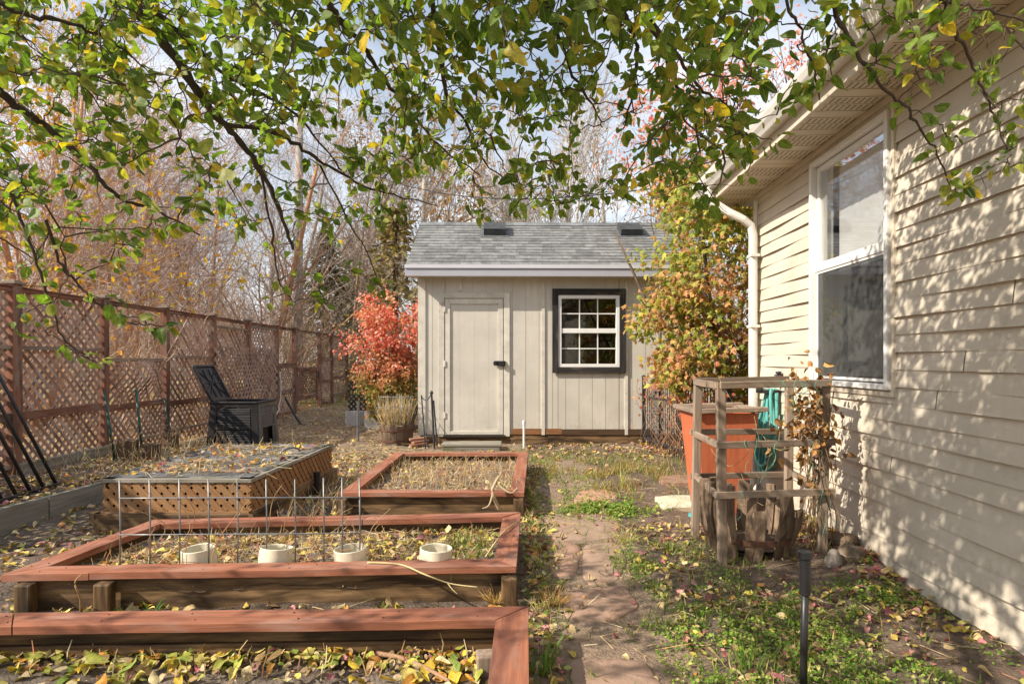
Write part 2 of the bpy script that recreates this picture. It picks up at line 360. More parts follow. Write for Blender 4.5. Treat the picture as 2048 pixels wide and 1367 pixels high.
# ------------------------------------------------------------------ camera, sun, sky
cam = bpy.data.cameras.new('camera'); co = bpy.data.objects.new('camera', cam); COL.objects.link(co); SC.camera = co
co.location = (0, 0, CH); co.rotation_euler = (math.pi/2, 0, 0); cam.sensor_width = 36; cam.lens = F/2048*36
cam.shift_y = (HZ-683.5)/2048; cam.clip_end = 2000; cam.clip_start = .05
EL = math.radians(37); TR = nrm(A(.91, .415, 0)); SUN = A(TR[0]*math.cos(EL), TR[1]*math.cos(EL), -math.sin(EL))
sl = bpy.data.lights.new('sun', 'SUN'); sl.energy = 5.0; sl.angle = math.radians(.55); sl.color = (1, .90, .76)
so = bpy.data.objects.new('sun', sl); COL.objects.link(so); so.rotation_euler = Vector(SUN).to_track_quat('-Z', 'Y').to_euler(); so.location = (-8, -3, 9)
W = bpy.data.worlds.new('World'); SC.world = W; W.use_nodes = True; nt = W.node_tree; nt.nodes.clear()
def WN(t, **k):
    n = nt.nodes.new(t)
    for a, b in k.items(): setattr(n, a, b)
    return n
sky = WN('ShaderNodeTexSky', sky_type='NISHITA'); sky.sun_disc = False; sky.sun_elevation = EL; sky.sun_rotation = math.atan2(-TR[0], -TR[1]); sky.air_density = 1.2; sky.dust_density = 1.5
tc = WN('ShaderNodeTexCoord'); mp = WN('ShaderNodeMapping'); mp.inputs['Scale'].default_value = (1, 1, 2.6); nt.links.new(tc.outputs['Generated'], mp.inputs[0])
cn = WN('ShaderNodeTexNoise'); cn.inputs['Scale'].default_value = 2.6; cn.inputs['Detail'].default_value = 7; cn.inputs['Roughness'].default_value = .55; nt.links.new(mp.outputs[0], cn.inputs[0])
cr = WN('ShaderNodeValToRGB'); cr.color_ramp.elements[0].color = (.25, .25, .25, 1); cr.color_ramp.elements[0].position = .40; cr.color_ramp.elements[1].position = .68; nt.links.new(cn.outputs[0], cr.inputs[0])
mx = WN('ShaderNodeMix', data_type='RGBA'); nt.links.new(cr.outputs[0], mx.inputs[0]); nt.links.new(sky.outputs[0], mx.inputs[6]); mx.inputs[7].default_value = (7.2, 7.5, 8.0, 1)
bg = WN('ShaderNodeBackground'); bg.inputs[1].default_value = .115; nt.links.new(mx.outputs[2], bg.inputs[0]); wo = WN('ShaderNodeOutputWorld'); nt.links.new(bg.outputs[0], wo.inputs[0])
vs = SC.view_settings; vs.view_transform = 'Standard'; vs.look = 'None'; vs.gamma = 1; vs.exposure = .52
SC.cycles.max_bounces = 8; SC.cycles.transparent_max_bounces = 16

# ================================================================== GROUND
WX = lambda y: 2.08+.04*y                       # house wall line
FXf = lambda y: -4.83-.02*y                     # fence line
def gh(x, y):
    x = np.asarray(x, float); y = np.asarray(y, float)
    z = .022*fbm(x, y, 1.6, 1, 3)+.022*fbm(x, y, 7, 5, 3)
    pc = .46+.012*(y-3); path = 1-sstep(.2, .42, abs(x-pc)); z = z*(1-.75*path)-.012*path
    dw = WX(y)-x; z += .075*np.exp(-(np.clip(dw, 0, 9)/.34)**2)*sstep(3.2, 3.9, y)*(1-sstep(4.6, 5.4, y))*(x > 1)
    z += .05*np.exp(-((x-1.35)**2/.1+(y-6.1)**2/.12))
    lb = (1-sstep(-3.70, -3.66, x-.1*(y-5.2)))*(1-sstep(7.6, 8.2, y)); z += .125*lb
    far = sstep(40, 90, np.hypot(x, y)); return z*(1-far)
xs = np.concatenate([[-400, -200, -100, -60, -40, -30, -24, -19, -15, -12, -10, -8.5, -7.5, -6.6], np.arange(-6, 3.2, .035), [3.4, 3.8, 4.5, 6, 8, 11, 15, 22, 35, 60, 100, 200, 400]])
ys = np.concatenate([[-400, -200, -100, -50, -25, -12, -6, -3, -1, 0, .8], np.arange(1.2, 10, .035), np.arange(10, 16, .12), [16.5, 17, 18, 20, 23, 27, 32, 40, 55, 80, 130, 200, 400]])
gx, gy = np.meshgrid(xs, ys, indexing='ij'); gz = gh(gx, gy)
def soilcol(x, y):
    c = np.zeros(x.shape+(3,))+A(.16, .125, .10)
    n = fbm(x, y, 2.2, 11, 3); n2 = fbm(x, y, .9, 21, 3)
    c = c*(1+.55*n[..., None])
    def mixin(c, m, col): return c*(1-m[..., None])+A(*col)*m[..., None]
    pc = .46+.012*(y-3); path = (1-sstep(.24, .46, abs(x-pc)+.12*n))*(1-sstep(7.6, 8.4, y)); c = mixin(c, path*.8, (.32, .24, .175))
    back = sstep(6.6, 7.6, y)*(x > -5.1)*(x < .2); c = mixin(c, back*.75, (.30, .235, .175))
    right = sstep(.8, 1.1, x)*(x < 2.4)*(y < 8.5); c = mixin(c, right*.5, (.205, .15, .115))
    beyond = (x < FXf(y))*1.0; c = mixin(c, beyond*.9, (.36, .25, .15))
    lawn = np.clip(sstep(15, 18, y), 0, 1); c = mixin(c, lawn*(.6+.8*np.clip(n2, -.5, .5)), (.40, .36, .16))
    return c
idx = np.arange(gx.size).reshape(gx.shape); q = np.stack([idx[:-1, :-1], idx[1:, :-1], idx[1:, 1:], idx[:-1, 1:]], -1).reshape(-1, 4)
mb = MB(); mb.add(np.stack([gx, gy, gz], -1).reshape(-1, 3), q, soilcol(gx, gy).reshape(-1, 3))
tag(mb.build('ground', M['ground'], smooth=True), kind='structure', label='bare brown garden soil of the back yard')

# ================================================================== HOUSE
HU = nrm(A(.04, 1, 0)); HN = A(-HU[1], HU[0], 0)      # along the wall, out of the wall
def hw(s, d, z): return A(2.08+.04*s, s, z)+HN*d
house = thing('house', 'cream vinyl sided house with white gutter and tall double-hung window', 'house', (3.2, 3, 0))
S0, S1 = -1.2, 5.67; WA, WB, WZ0, WZ1 = 3.50, 4.475, 1.085, 2.70
def siding(mb, s0, s1, z0, z1, zc):
    n = max(2, int((s1-s0)/.12)); s = np.linspace(s0, s1, n)
    zlo, zhi = max(zc, z0), min(zc+.1, z1)
    if zhi-zlo < .004: return
    def dd(z): return .016-.013*(z-zc)/.1
    wav = .005*np.sin(s*2.1+zc*9)+.004*np.sin(s*5.3+zc*31)+.0004*rng.normal(size=n)+(.0022 if s0 > S0 and s0 not in (WB,) else 0)
    rows = []
    for z, extra in ((zlo, -.015 if zlo == zc else 0), (zlo, 0), (zlo+(zhi-zlo)*.5, .001), (zhi, 0)):
        d = dd(z)+extra+wav*(1 if extra != -.015 else .3)
        rows.append(np.stack([hw(a, b, z-(.004 if extra == 0 and z == zlo else 0)) for a, b in zip(s, d)]))
    v = np.concatenate(rows); f = [[r*n+i, r*n+i+1, (r+1)*n+i+1, (r+1)*n+i] for r in range(3) for i in range(n-1)]
    mb.add(v, [q[::-1] for q in f], (1, 1, 1))
mb = MB(); z = .0
joints = {}
while z < 2.78:
    a, b = S0, S1
    j = 2.2+((z*37) % 1.9)
    segs_ = [(a, WA), (WB, b)] if z+.1 > WZ0 and z < WZ1 else [(a, b)]
    for s0, s1 in segs_:
        if z+.1 > WZ0 and z < WZ0 and len(segs_) == 2: siding(mb, WA, WB, z, WZ0, z) if s0 == a else None
        if z < WZ1 < z+.1 and s0 == a: siding(mb, WA, WB, WZ1, z+.1, z)
        if s0 < j < s1 and int(z*100+3) % 3 == 0:
            siding(mb, s0, j-.003, 0, 2.785, z); siding(mb, j, s1, 0, 2.785, z)
        else: siding(mb, s0, s1, 0, 2.785, z)
    z += .1
mb.build('wall', M['siding'], house, smooth=False)
# backing wall (dark behind laps), rear wall, foundation
mb = MB()
def hbox(mb, s0, s1, d0, d1, z0, z1, **k):
    mb.box(hw(s0, d0, z0), HU*(s1-s0), HN*(d1-d0), A(0, 0, z1-z0), **k)
for s0, s1, z0, z1 in ((S0, WA, -.0, 2.8), (WB, S1, 0, 2.8), (WA, WB, 0, WZ0), (WA, WB, WZ1, 2.8)):
    hbox(mb, s0, s1, -.12, -.004, z0, z1)
hbox(mb, S1-.10, S1, -7, -.125, 0, 2.8); hbox(mb, S0, S0+.1, -7, -.125, 0, 2.8); hbox(mb, S0+.1, S1-.1, -7, -6.9, 0, 2.8)
mb.build('wall_core', M['trim'], house)
mb = MB(); hbox(mb, S0, S1-.02, -.16, -.03, -.35, -.002, col=(.55, .5, .45)); mb.build('foundation', M['rock'], house)
mb = MB(); hbox(mb, S1-.075, S1+.012, .004, .022, 0, 2.78); hbox(mb, S1-.004, S1+.012, -.08, .004, 0, 2.78)
mb.build('corner_trim', M['white'], house, bevel=.003)
# soffit with perforated ribs, fascia, gutter, roof
OV, SE = .37, S1+.26
mb = MB(); k = 0; s = S0
while s < SE-.01:
    e = min(s+.1, SE)
    hbox(mb, s, e-.012, -.0, OV, 2.787, 2.795, tint=.02)
    hbox(mb, e-.012, e, -.0, OV, 2.793, 2.80, tint=.02)
    if int(s*10) % 3 != 1:
        for i in range(9):
            for jn in range(3): hbox(mb, s+.012+jn*.025, s+.03+jn*.025, .04+i*.035, .05+i*.035, 2.7855, 2.7875, col=(.34, .30, .25))
    s += .1
hbox(mb, S0, SE, 0, OV, 2.802, 2.81, tint=0)
mb.build('soffit', M['soffit'], house)
mb = MB(); hbox(mb, S0, S1-.01, .012, .035, 2.745, 2.786, tint=.02); hbox(mb, S0, S1, .004, .012, 2.72, 2.745); mb.build('frieze_trim', M['trim'], house, bevel=.002)
mb = MB(); hbox(mb, S0, SE, OV, OV+.02, 2.772, 2.97, tint=.02); hbox(mb, SE, SE+.02, -.1, OV+.02, 2.772, 2.97, tint=.02)
mb.build('fascia', M['trim'], house, bevel=.002)
def extr(mb, prof, s0, s1, cols=(1, 1, 1)):
    n = len(prof); v = [hw(s0, d, z) for d, z in prof]+[hw(s1, d, z) for d, z in prof]
    mb.add(v, [[i, (i+1) % n, n+(i+1) % n, n+i] for i in range(n)]+[list(range(n))[::-1], [n+i for i in range(n)]], cols)
mb = MB(); d0 = OV+.022
prof = [(d0, 2.86), (d0+.07, 2.86), (d0+.085, 2.885), (d0+.105, 2.91), (d0+.12, 2.945), (d0+.125, 2.975), (d0+.112, 2.978), (d0+.11, 2.95), (d0+.09, 2.915), (d0+.065, 2.872), (d0+.012, 2.872), (d0+.01, 2.985), (d0, 2.985)]
extr(mb, prof, S0, SE+.06); hbox(mb, SE+.06, SE+.064, d0, d0+.122, 2.862, 2.975)
for s in np.arange(S0+.3, SE, .9): hbox(mb, s, s+.02, d0-.0, d0+.115, 2.98, 2.985)
mb.build('gutter', M['gutter'], house, smooth=False)
mb = MB(); RT = .38
v = [hw(S0-.2, OV+.09, 2.985), hw(SE+.08, OV+.09, 2.985), hw(SE+.08, -3.6, 2.985+RT*(OV+3.69)), hw(S0-.2, -3.6, 2.985+RT*(OV+3.69))]
v += [p+A(0, 0, .03) for p in v]
mb.add(v, [[3, 2, 1, 0], [4, 5, 6, 7], [0, 1, 5, 4], [1, 2, 6, 5], [2, 3, 7, 6], [3, 0, 4, 7]], (.8, .8, .8)); mb.build('roof', M['shingle'], house)
# downspout with elbows and ridges
mb = MB()
def duct(mb, pts, w, d):
    pts = [np.asarray(p, float) for p in pts]
    n = 12; rings = []
    for i, p in enumerate(pts):
        t = nrm((pts[min(i+1, len(pts)-1)]-pts[max(i-1, 0)])); sd = HU; o = nrm(np.cross(sd, t)); ring = []
        for k in range(n):
            a = 2*math.pi*k/n; cx_, cy_ = math.cos(a), math.sin(a); m_ = max(abs(cx_), abs(cy_))
            rip = 1-.06*(k % 2); ring.append(p+sd*w/2*cx_/m_*rip+o*d/2*cy_/m_*rip)
        rings += ring
    f = [[i*n+k, i*n+(k+1) % n, (i+1)*n+(k+1) % n, (i+1)*n+k] for i in range(len(pts)-1) for k in range(n)]
    mb.add(rings, f)
sd_ = S1-.13
duct(mb, [hw(sd_+.1, OV+.08, 2.87), hw(sd_+.1, OV+.08, 2.80), hw(sd_+.09, OV+.04, 2.73), hw(sd_+.03, .28, 2.62), hw(sd_, .16, 2.55), hw(sd_, .09, 2.49), hw(sd_, .075, 2.40), hw(sd_, .075, 1.8), hw(sd_, .075, 1.2), hw(sd_, .075, .5), hw(sd_, .075, .14), hw(sd_, .12, .07), hw(sd_, .25, .04)], .085, .065)
for z in (2.2, 1.55, .7): hbox(mb, sd_-.06, sd_+.06, .035, .112, z, z+.025)
mb.build('downspout', M['gutter'], house)
# window
win = MB(); fr = .055
def frame(mb, s0, s1, z0, z1, t, d0, d1):
    hbox(mb, s0, s0+t, d0, d1, z0, z1); hbox(mb, s1-t, s1, d0, d1, z0, z1)
    hbox(mb, s0+t, s1-t, d0, d1, z0, z0+t); hbox(mb, s0+t, s1-t, d0, d1, z1-t, z1)
frame(win, WA-.01, WB+.01, WZ0-.01, WZ1+.01, .034, -.09, .04)
wo_ = win.build('window', M['white'], house, bevel=.003)
mb = MB(); frame(mb, WA-.05, WB+.05, WZ0-.05, WZ1+.045, .03, .004, .024); mb.build('casing', M['trim'], wo_, bevel=.002)
ZM = 1.93
mb = MB(); frame(mb, WA+.026, WB-.026, ZM-.02, WZ1-.032, .04, -.035, -.002); hbox(mb, WA+.026, WB-.026, -.002, .012, ZM-.03, ZM+.03); mb.build('upper_sash', M['white'], wo_, bevel=.002)
mb = MB(); frame(mb, WA+.026, WB-.026, WZ0+.032, ZM+.015, .045, -.075, -.038); frame(mb, WA+.03, WB-.03, WZ0+.034, ZM-.03, .018, -.01, .004); mb.build('lower_sash', M['white'], wo_, bevel=.002)
mb = MB(); hbox(mb, WA+.066, WB-.066, -.022, -.018, ZM+.02, WZ1-.07, tint=0); mb.build('upper_pane', M['upglass'], wo_)
mb = MB(); hbox(mb, WA+.07, WB-.07, -.06, -.056, WZ0+.076, ZM-.03, tint=0); mb.build('lower_pane', M['glass'], wo_)
mb = MB(); hbox(mb, WA+.048, WB-.048, -.006, -.003, WZ0+.052, ZM-.048, tint=0); mb.build('insect_screen', M['screen'], wo_)
mb = MB(); n = 60
sv = np.linspace(WA+.02, WB-.10, n); v = []
for z in (WZ0+.02, WZ1-.05): v += [hw(s, -.13+.0012*math.sin(i*.9), z) for i, s in enumerate(sv)]
mb.add(v, [[i, i+1, n+i+1, n+i] for i in range(n-1)]); mb.build('blind', M['blind'], wo_, smooth=True)
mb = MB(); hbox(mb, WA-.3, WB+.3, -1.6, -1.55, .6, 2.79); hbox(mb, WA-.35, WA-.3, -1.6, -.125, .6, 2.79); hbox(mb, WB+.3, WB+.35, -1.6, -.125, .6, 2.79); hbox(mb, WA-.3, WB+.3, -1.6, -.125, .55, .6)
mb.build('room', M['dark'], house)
mb = MB(); hbox(mb, WA-.02, WB+.02, -.12, -.09, WZ0-.02, WZ0+.02); hbox(mb, WB-.03, WB+.02, -.12, -.09, WZ0+.02, WZ1); mb.build('jamb', M['white'], wo_)

# ================================================================== SHED
shed = thing('garden_shed', 'small beige garden shed with grey shingle roof, plank door and black trimmed window', 'shed', (.7, 10.4, 0))
SU = nrm(A(1, .015, 0)); SN = A(SU[1], -SU[0], 0); SO = A(-1.392, 8.98, 0)    # along the front, out of the front
def sw(u, d, z): return SO+SU*u+SN*d+A(0, 0, z)
def sbox(mb, u0, u1, d0, d1, z0, z1, **k): mb.box(sw(u0, d0, z0), SU*(u1-u0), SN*(d1-d0), A(0, 0, z1-z0), **k)
SWD, SD, SZ0, SZ1 = 4.35, 2.95, .14, 2.50
def upx(px): return (px-838)/1200*8.98
def zpx(py): return CH-(py-HZ)/1200*8.98
dU0, dU1, dZ0, dZ1 = upx(889.7), upx(1006.8), zpx(869), zpx(597)
wU0, wU1, wZ0, wZ1 = upx(1116.5), upx(1239.8), zpx(734), zpx(590)
mb = MB()
def panels(mb, u0, u1, z0, z1):
    u = u0
    while u < u1-.005:
        e = min(math.floor(u/.2+1.0001)*.2, u1)
        sbox(mb, u+.004, e-.004, -.03, 0, z0, z1, tint=.025); sbox(mb, e-.004, min(e+.004, u1), -.03, -.0045, z0, z1, tint=.02, col=(.88, .86, .83)); u = e
    sbox(mb, u0, u0+.004, -.03, -.008, z0, z1)
panels(mb, 0, dU0, SZ0, SZ1); panels(mb, dU0, dU1, dZ1, SZ1); panels(mb, dU1, wU0, SZ0, SZ1); panels(mb, wU0, wU1, SZ0, wZ0); panels(mb, wU0, wU1, wZ1, SZ1); panels(mb, wU1, SWD, SZ0, SZ1)
sbox(mb, 0, .03, -SD, -.031, SZ0, SZ1); sbox(mb, SWD-.03, SWD, -SD, -.031, SZ0, SZ1); sbox(mb, .03, SWD-.03, -SD, -SD+.03, SZ0, SZ1)
RS = 1.0/1.74; RZ = 2.50
for u in (0, SWD-.03):       # gables
    v = [sw(u, 0, SZ1), sw(u, -SD, SZ1), sw(u, -SD/2, SZ1+RS*SD/2)]; v += [p+SU*.03 for p in v]
    mb.add(v, [[0, 1, 2], [5, 4, 3], [0, 3, 4, 1], [1, 4, 5, 2], [2, 5, 3, 0]])
mb.build('wall', M['shed'], shed)
mb = MB()
for a, b in ((-.012, .10), (upx(918), upx(924)), (upx(1083.5), upx(1090)), (upx(1250.5), upx(1257)), (SWD-.1, SWD+.012)):
    z0 = dZ1+.12 if abs(a-upx(918)) < 1e-6 else SZ0-.01
    mb = MB(); sbox(mb, a, b, .002, .02, z0, SZ1-.01, tint=.04); mb.build('batten', M['shedtrim'], shed, bevel=.002)
mb = MB(); sbox(mb, .02, SWD, -.05, -.0, -.12, SZ0-.006); sbox(mb, -.02, .9, .002, .03, -.1, .07); sbox(mb, dU1+.1, SWD-.3, .002, .022, -.1, .09, tint=.2)
mb.build('sill_beam', M['board'], shed, bevel=.003)
mb = MB()
for u in np.arange(.02, SWD, .2):
    for z in np.arange(.3, 2.5, .31):
        if (dU0-.12 < u < dU1+.12 and z < dZ1+.12) or (wU0-.12 < u < wU1+.12 and wZ0-.12 < z < wZ1+.12): continue
        c0 = sw(u+.014+.004*rng.normal(), .0012, z+.02*rng.normal()); mb.add([c0+SU*(.0045*math.cos(t))+A(0, 0, .0045*math.sin(t)) for t in np.arange(6)*math.pi/3], [[0, 1, 2, 3, 4, 5]], A(.55, .45, .38)*(.7+.6*rng.random()))
o = mb.build('nail_heads', M['shedtrim'], shed); o['kind'] = 'stuff'
mb = MB(); sbox(mb, dU1+.12, wU0+.05, .0025, .012, SZ0+.0, SZ0+.085, col=(.8, .5, .3)); sbox(mb, wU0+.06, wU1+.5, .0025, .014, SZ0-.01, SZ0+.075, col=(.35, .28, .22)); mb.build('rotten_edge', M['greywood'], shed)
# door trim, door, hardware
mb = MB(); t = .095
sbox(mb, dU0-t, dU0-.006, .003, .024, SZ0-.03, dZ1+.09); sbox(mb, dU1+.008, dU1+t, .003, .024, SZ0-.03, dZ1+.09); sbox(mb, dU0-.006, dU1+.008, .003, .024, dZ1+.008, dZ1+.09)
mb.build('door_trim', M['shedtrim'], shed, bevel=.003)
mb = MB(); u = dU0+.003
for k in range(4):
    w_ = (dU1-dU0-.006)/4; sbox(mb, u+.0012, u+w_-.0012, -.03, -.004, dZ0, dZ1, tint=.02); sbox(mb, u+w_-.0012, min(u+w_+.0012, dU1-.003), -.03, -.006, dZ0, dZ1, col=(.85, .83, .8), tint=0) if k < 3 else None; u += w_
sbox(mb, dU0+.003, dU1-.003, -.04, -.031, dZ0, dZ1)
door = mb.build('door', M['shed'], shed)
mb = MB(); a, b, c, d = dU0+.004, dU1-.004, dZ0+.004, dZ1-.004; t = .075
sbox(mb, a, a+t, -.003, .017, c, d, tint=.05); sbox(mb, b-t, b, -.003, .017, c, d, tint=.05); sbox(mb, a+t, b-t, -.003, .015, d-t, d, tint=.05); sbox(mb, a+t, b-t, -.003, .015, c, c+.05, tint=.05)
mb.build('rail_frame', M['shedtrim'], door, bevel=.003)
mb = MB(); zl = zpx(726); sbox(mb, dU1-.14, dU1+.03, .018, .045, zl-.035, zl+.035); sbox(mb, dU1-.05, dU1+.015, .045, .075, zl-.045, zl+.03); sbox(mb, dU1-.15, dU1-.1, .018, .06, zl-.025, zl+.025); mb.build('latch', M['blackmetal'], door, bevel=.006)
mb = MB()
for z in (dZ0+.25, (dZ0+dZ1)/2, dZ1-.2): sbox(mb, dU0-.02, dU0+.012, .019, .032, z, z+.09)
mb.build('hinge', M['shedtrim'], door, bevel=.003)
mb = MB(); sbox(mb, dU0-.02, dU1+.03, -.02, .06, SZ0-.035, SZ0-.007, col=(.2, .18, .17)); mb.build('threshold', M['greyboard'], shed, bevel=.003)
# window
def sframe(mb, u0, u1, z0, z1, t, d0, d1, **k):
    sbox(mb, u0, u0+t, d0, d1, z0, z1, **k); sbox(mb, u1-t, u1, d0, d1, z0, z1, **k); sbox(mb, u0+t, u1-t, d0, d1, z0, z0+t, **k); sbox(mb, u0+t, u1-t, d0, d1, z1-t, z1, **k)
mb = MB(); sframe(mb, wU0, wU1, wZ0, wZ1, .05, -.06, .03); wz = zpx(661); sbox(mb, wU0+.05, wU1-.05, -.03, .018, wz-.035, wz+.035); swin = mb.build('window', M['white'], shed, bevel=.004)
mb = MB(); sframe(mb, upx(1104.8), upx(1251.8), zpx(745.5), zpx(577), .088, .021, .045); mb.build('outer_casing', M['blacktrim'], swin, bevel=.003)
mb = MB(); iu0, iu1 = wU0+.05, wU1-.05
for zz0, zz1 in ((wz+.035, wZ1-.05), (wZ0+.05, wz-.035)):
    for k in (1, 2): c = iu0+(iu1-iu0)*k/3; sbox(mb, c-.008, c+.008, -.026, -.012, zz0, zz1)
    c = (zz0+zz1)/2
    for k in range(3): sbox(mb, iu0+(iu1-iu0)*k/3+.009, iu0+(iu1-iu0)*(k+1)/3-.009, -.026, -.012, c-.008, c+.008)
mb.build('muntin', M['white'], swin)
mb = MB(); sbox(mb, iu0, iu1, -.034, -.030, wZ0+.05, wz-.035, tint=0); sbox(mb, iu0, iu1, -.034, -.030, wz+.035, wZ1-.05, tint=0); mb.build('pane', M['darkglass'], swin)
# roof: two slopes of individual shingles
mb = MB(); OVR = .26; uL, uR = -.16, SWD+.16
def rp(u, t): return sw(u, OVR-t, 2.63+RS*t)                         # t = horizontal run from the eave
RUN = SD/2+OVR; rl = math.sqrt(1+RS*RS); nv = nrm(np.cross(SU, -SN+A(0, 0, RS)))
for side in (0, 1):
    for k in range(15):
        t0 = k*RUN/15; t1 = min(t0+RUN/15*1.25, RUN); u = uL-.1*rng.random()
        while u < uR:
            w_ = rng.choice([.14, .2, .26, .32]); a, b = max(u, uL), min(u+w_-.003, uR); u += w_
            if b-a < .02: continue
            g = rng.choice([.8, .9, 1.0, 1.08, 1.18]); jt = .012*rng.random(); col = A(g*1.04, g*1.0, g*.95); h1 = .014; h0 = .003
            if side == 0: pts = [rp(a, t0-jt), rp(b, t0-jt), rp(b, t1), rp(a, t1)]
            else:
                f2 = lambda uu, t: sw(uu, -SD-OVR+t, 2.63+RS*t); pts = [f2(b, t0-jt), f2(a, t0-jt), f2(a, t1), f2(b, t1)]
            nn = nv if side == 0 else nv*A(1, -1, 1)
            tp = [pts[0]+nn*h1, pts[1]+nn*h1, pts[2]+nn*h0, pts[3]+nn*h0]
            mb.add(pts+tp, [[4, 5, 6, 7], [0, 1, 5, 4], [1, 2, 6, 5], [3, 0, 4, 7]], col)
u = uL
while u < uR:                                                         # ridge caps
    e = min(u+.2, uR); g = rng.choice([.8, 1, 1.15]); top = 2.63+RS*RUN+.022
    v = [sw(u, OVR-RUN+.13, top-.13*RS), sw(e, OVR-RUN+.13, top-.13*RS), sw(u, OVR-RUN, top+.006), sw(e, OVR-RUN, top+.006), sw(u, OVR-RUN-.13, top-.13*RS), sw(e, OVR-RUN-.13, top-.13*RS)]
    mb.add(v, [[0, 1, 3, 2], [2, 3, 5, 4]], (g, g, g)); u = e
roof = mb.build('roof', M['shingle'], shed)
mb = MB()
for side in (0, 1):
    f2 = (lambda u, t: rp(u, t)-A(0, 0, .003)) if side == 0 else (lambda u, t: sw(u, -SD-OVR+t, 2.627+RS*t))
    v = [f2(uL+.01, 0), f2(uR-.01, 0), f2(uR-.01, RUN), f2(uL+.01, RUN)]; v2 = [p-A(0, 0, .03) for p in v]
    mb.add(v+v2, [[0, 1, 2, 3], [7, 6, 5, 4], [0, 4, 5, 1], [1, 5, 6, 2], [2, 6, 7, 3], [3, 7, 4, 0]], (.5, .5, .5))
mb.build('roof_deck', M['shingle'], roof)
mb = MB(); sbox(mb, uL-.01, uR+.01, OVR-.03, OVR+.0, 2.475, 2.585, tint=.02); sbox(mb, uL-.012, uR+.012, OVR-.03, OVR+.018, 2.588, 2.64, col=(1.45, 1.45, 1.42), tint=.02)
for u in (uL-.008, uR-.014):
    for side in (0, 1):
        f2 = (lambda t, z: sw(u, OVR-t, 2.605+RS*t+z)) if side == 0 else (lambda t, z: sw(u, -SD-OVR+t, 2.605+RS*t+z))
        v = [f2(0.03, -.13), f2(RUN, -.13), f2(RUN, 0), f2(.03, 0)]; v += [p+SU*.022 for p in v]
        mb.add(v, [[0, 1, 2, 3], [7, 6, 5, 4], [0, 4, 5, 1], [1, 5, 6, 2], [2, 6, 7, 3], [3, 7, 4, 0]])
mb.build('fascia', M['fascia'], shed)
mb = MB(); sbox(mb, uL+.02, uR-.02, .0, OVR-.032, 2.478, 2.49); mb.build('soffit', M['shedtrim'], shed)
for uu in (.94, 3.2):
    mb = MB(); t0, t1, w_ = RUN*.66, RUN*.86, .36
    v = []
    for t, h in ((t0, .13), (t1, .12), (t1, .0), (t0, .0)):
        v += [rp(uu, t)+nv*h, rp(uu+w_, t)+nv*h]
    mb.add(v, [[0, 1, 3, 2], [2, 3, 5, 4], [0, 6, 7, 1][::-1], [0, 2, 4, 6][::-1], [1, 7, 5, 3][::-1]], (.35, .35, .36))
    v = [rp(uu-.06, t0-.06)+nv*.017, rp(uu+w_+.06, t0-.06)+nv*.017, rp(uu+w_+.06, t1+.04)+nv*.017, rp(uu-.06, t1+.04)+nv*.017]; mb.add(v, [[0, 1, 2, 3]], (.7, .7, .7))
    mb.build('roof_vent', M['shingle'], shed, bevel=.006)
mb = MB(); sbox(mb, .1, SWD-.1, -1.6, -1.55, .1, 2.4); sbox(mb, .05, SWD-.05, -1.55, -.06, .10, .12); mb.build('inside', M['dark'], shed)

mb = MB(); o = G(885, 902); mb.box(o+A(0, 0, -.02), A(.79, .01, 0), A(-.005, .34, 0), A(0, 0, .085)); mb.box(o+A(-.02, -.01, .066), A(.83, .01, 0), A(-.005, .36, 0), A(0, 0, .03))
tag(mb.build('door_step', M['greyboard'], bevel=.006, org=o), 'low grey wooden step in front of the shed door', 'step')
def pipe(name, px, y0, y1, r, mat, label, cat, cap=1.0, lean=0):
    b = G(px, y1); t = P(px, y0, b[1]); mb = MB(); mb.tube([b-A(0, 0, .05), b+(t-b)*.5, t+A(lean, 0, 0)], r, 12)
    if cap > 1: d = t-b; mb.tube([t-A(0, 0, .05)+A(lean, 0, 0), t+A(lean, 0, .004)], r*cap, 12)
    return tag(mb.build(name, mat, smooth=False, org=b), label, cat)
pipe('pvc_pipe', 1047.8, 841, 895, .016, M['white'], 'thin white plastic pipe standing upright right of the shed door', 'pipe', 1.4)
pipe('metal_post', 716, 803, 881, .02, M['galv'], 'short grey metal post standing in front of the white planters', 'post', 1.15)
pipe('irrigation_peg', 634, 944, 987, .026, M['blackmetal'], 'short black peg in the soil beside the lattice sided cold frame', 'peg', 1.25)

# obelisk trellis
ob = G(858, 897); tr = thing('obelisk_trellis', 'black metal obelisk trellis leaning at the shed corner left of the door', 'trellis', ob)
mb = MB()
L_ = [(P(843, 793, 8.5), P(851, 897, 8.42)), (P(863, 787, 8.45), P(869, 899, 8.4)), (P(867, 800, 8.5), P(875, 897, 8.5))]
for (a, b), r in zip(L_, (.010, .016, .012)): mb.tube([b, a], r, 6)
mb.tube([P(852, 865, 8.5), P(857, 898, 8.5)], .008, 6); mb.build('leg', M['ironmetal'], tr)
mb = MB(); a, b = L_[0][0], L_[1][0]; mb.tube([a+(b-a)*t-A(0, 0, .07*math.sin(math.pi*t)) for t in np.linspace(0, 1, 8)], .007, 6)
mb.tube([P(848, 872, 8.43), P(869, 871, 8.41)], .007, 6); mb.build('crossbar', M['ironmetal'], tr)
mb = MB(); mb.lathe(b, [(0, .05), (.02, .03), (.026, .01), (.012, -.02), (0, -.02)], 10); mb.lathe(a, [(0, .03), (.012, .01), (.0, -.02)], 8); mb.build('finial', M['ironmetal'], tr, smooth=True)

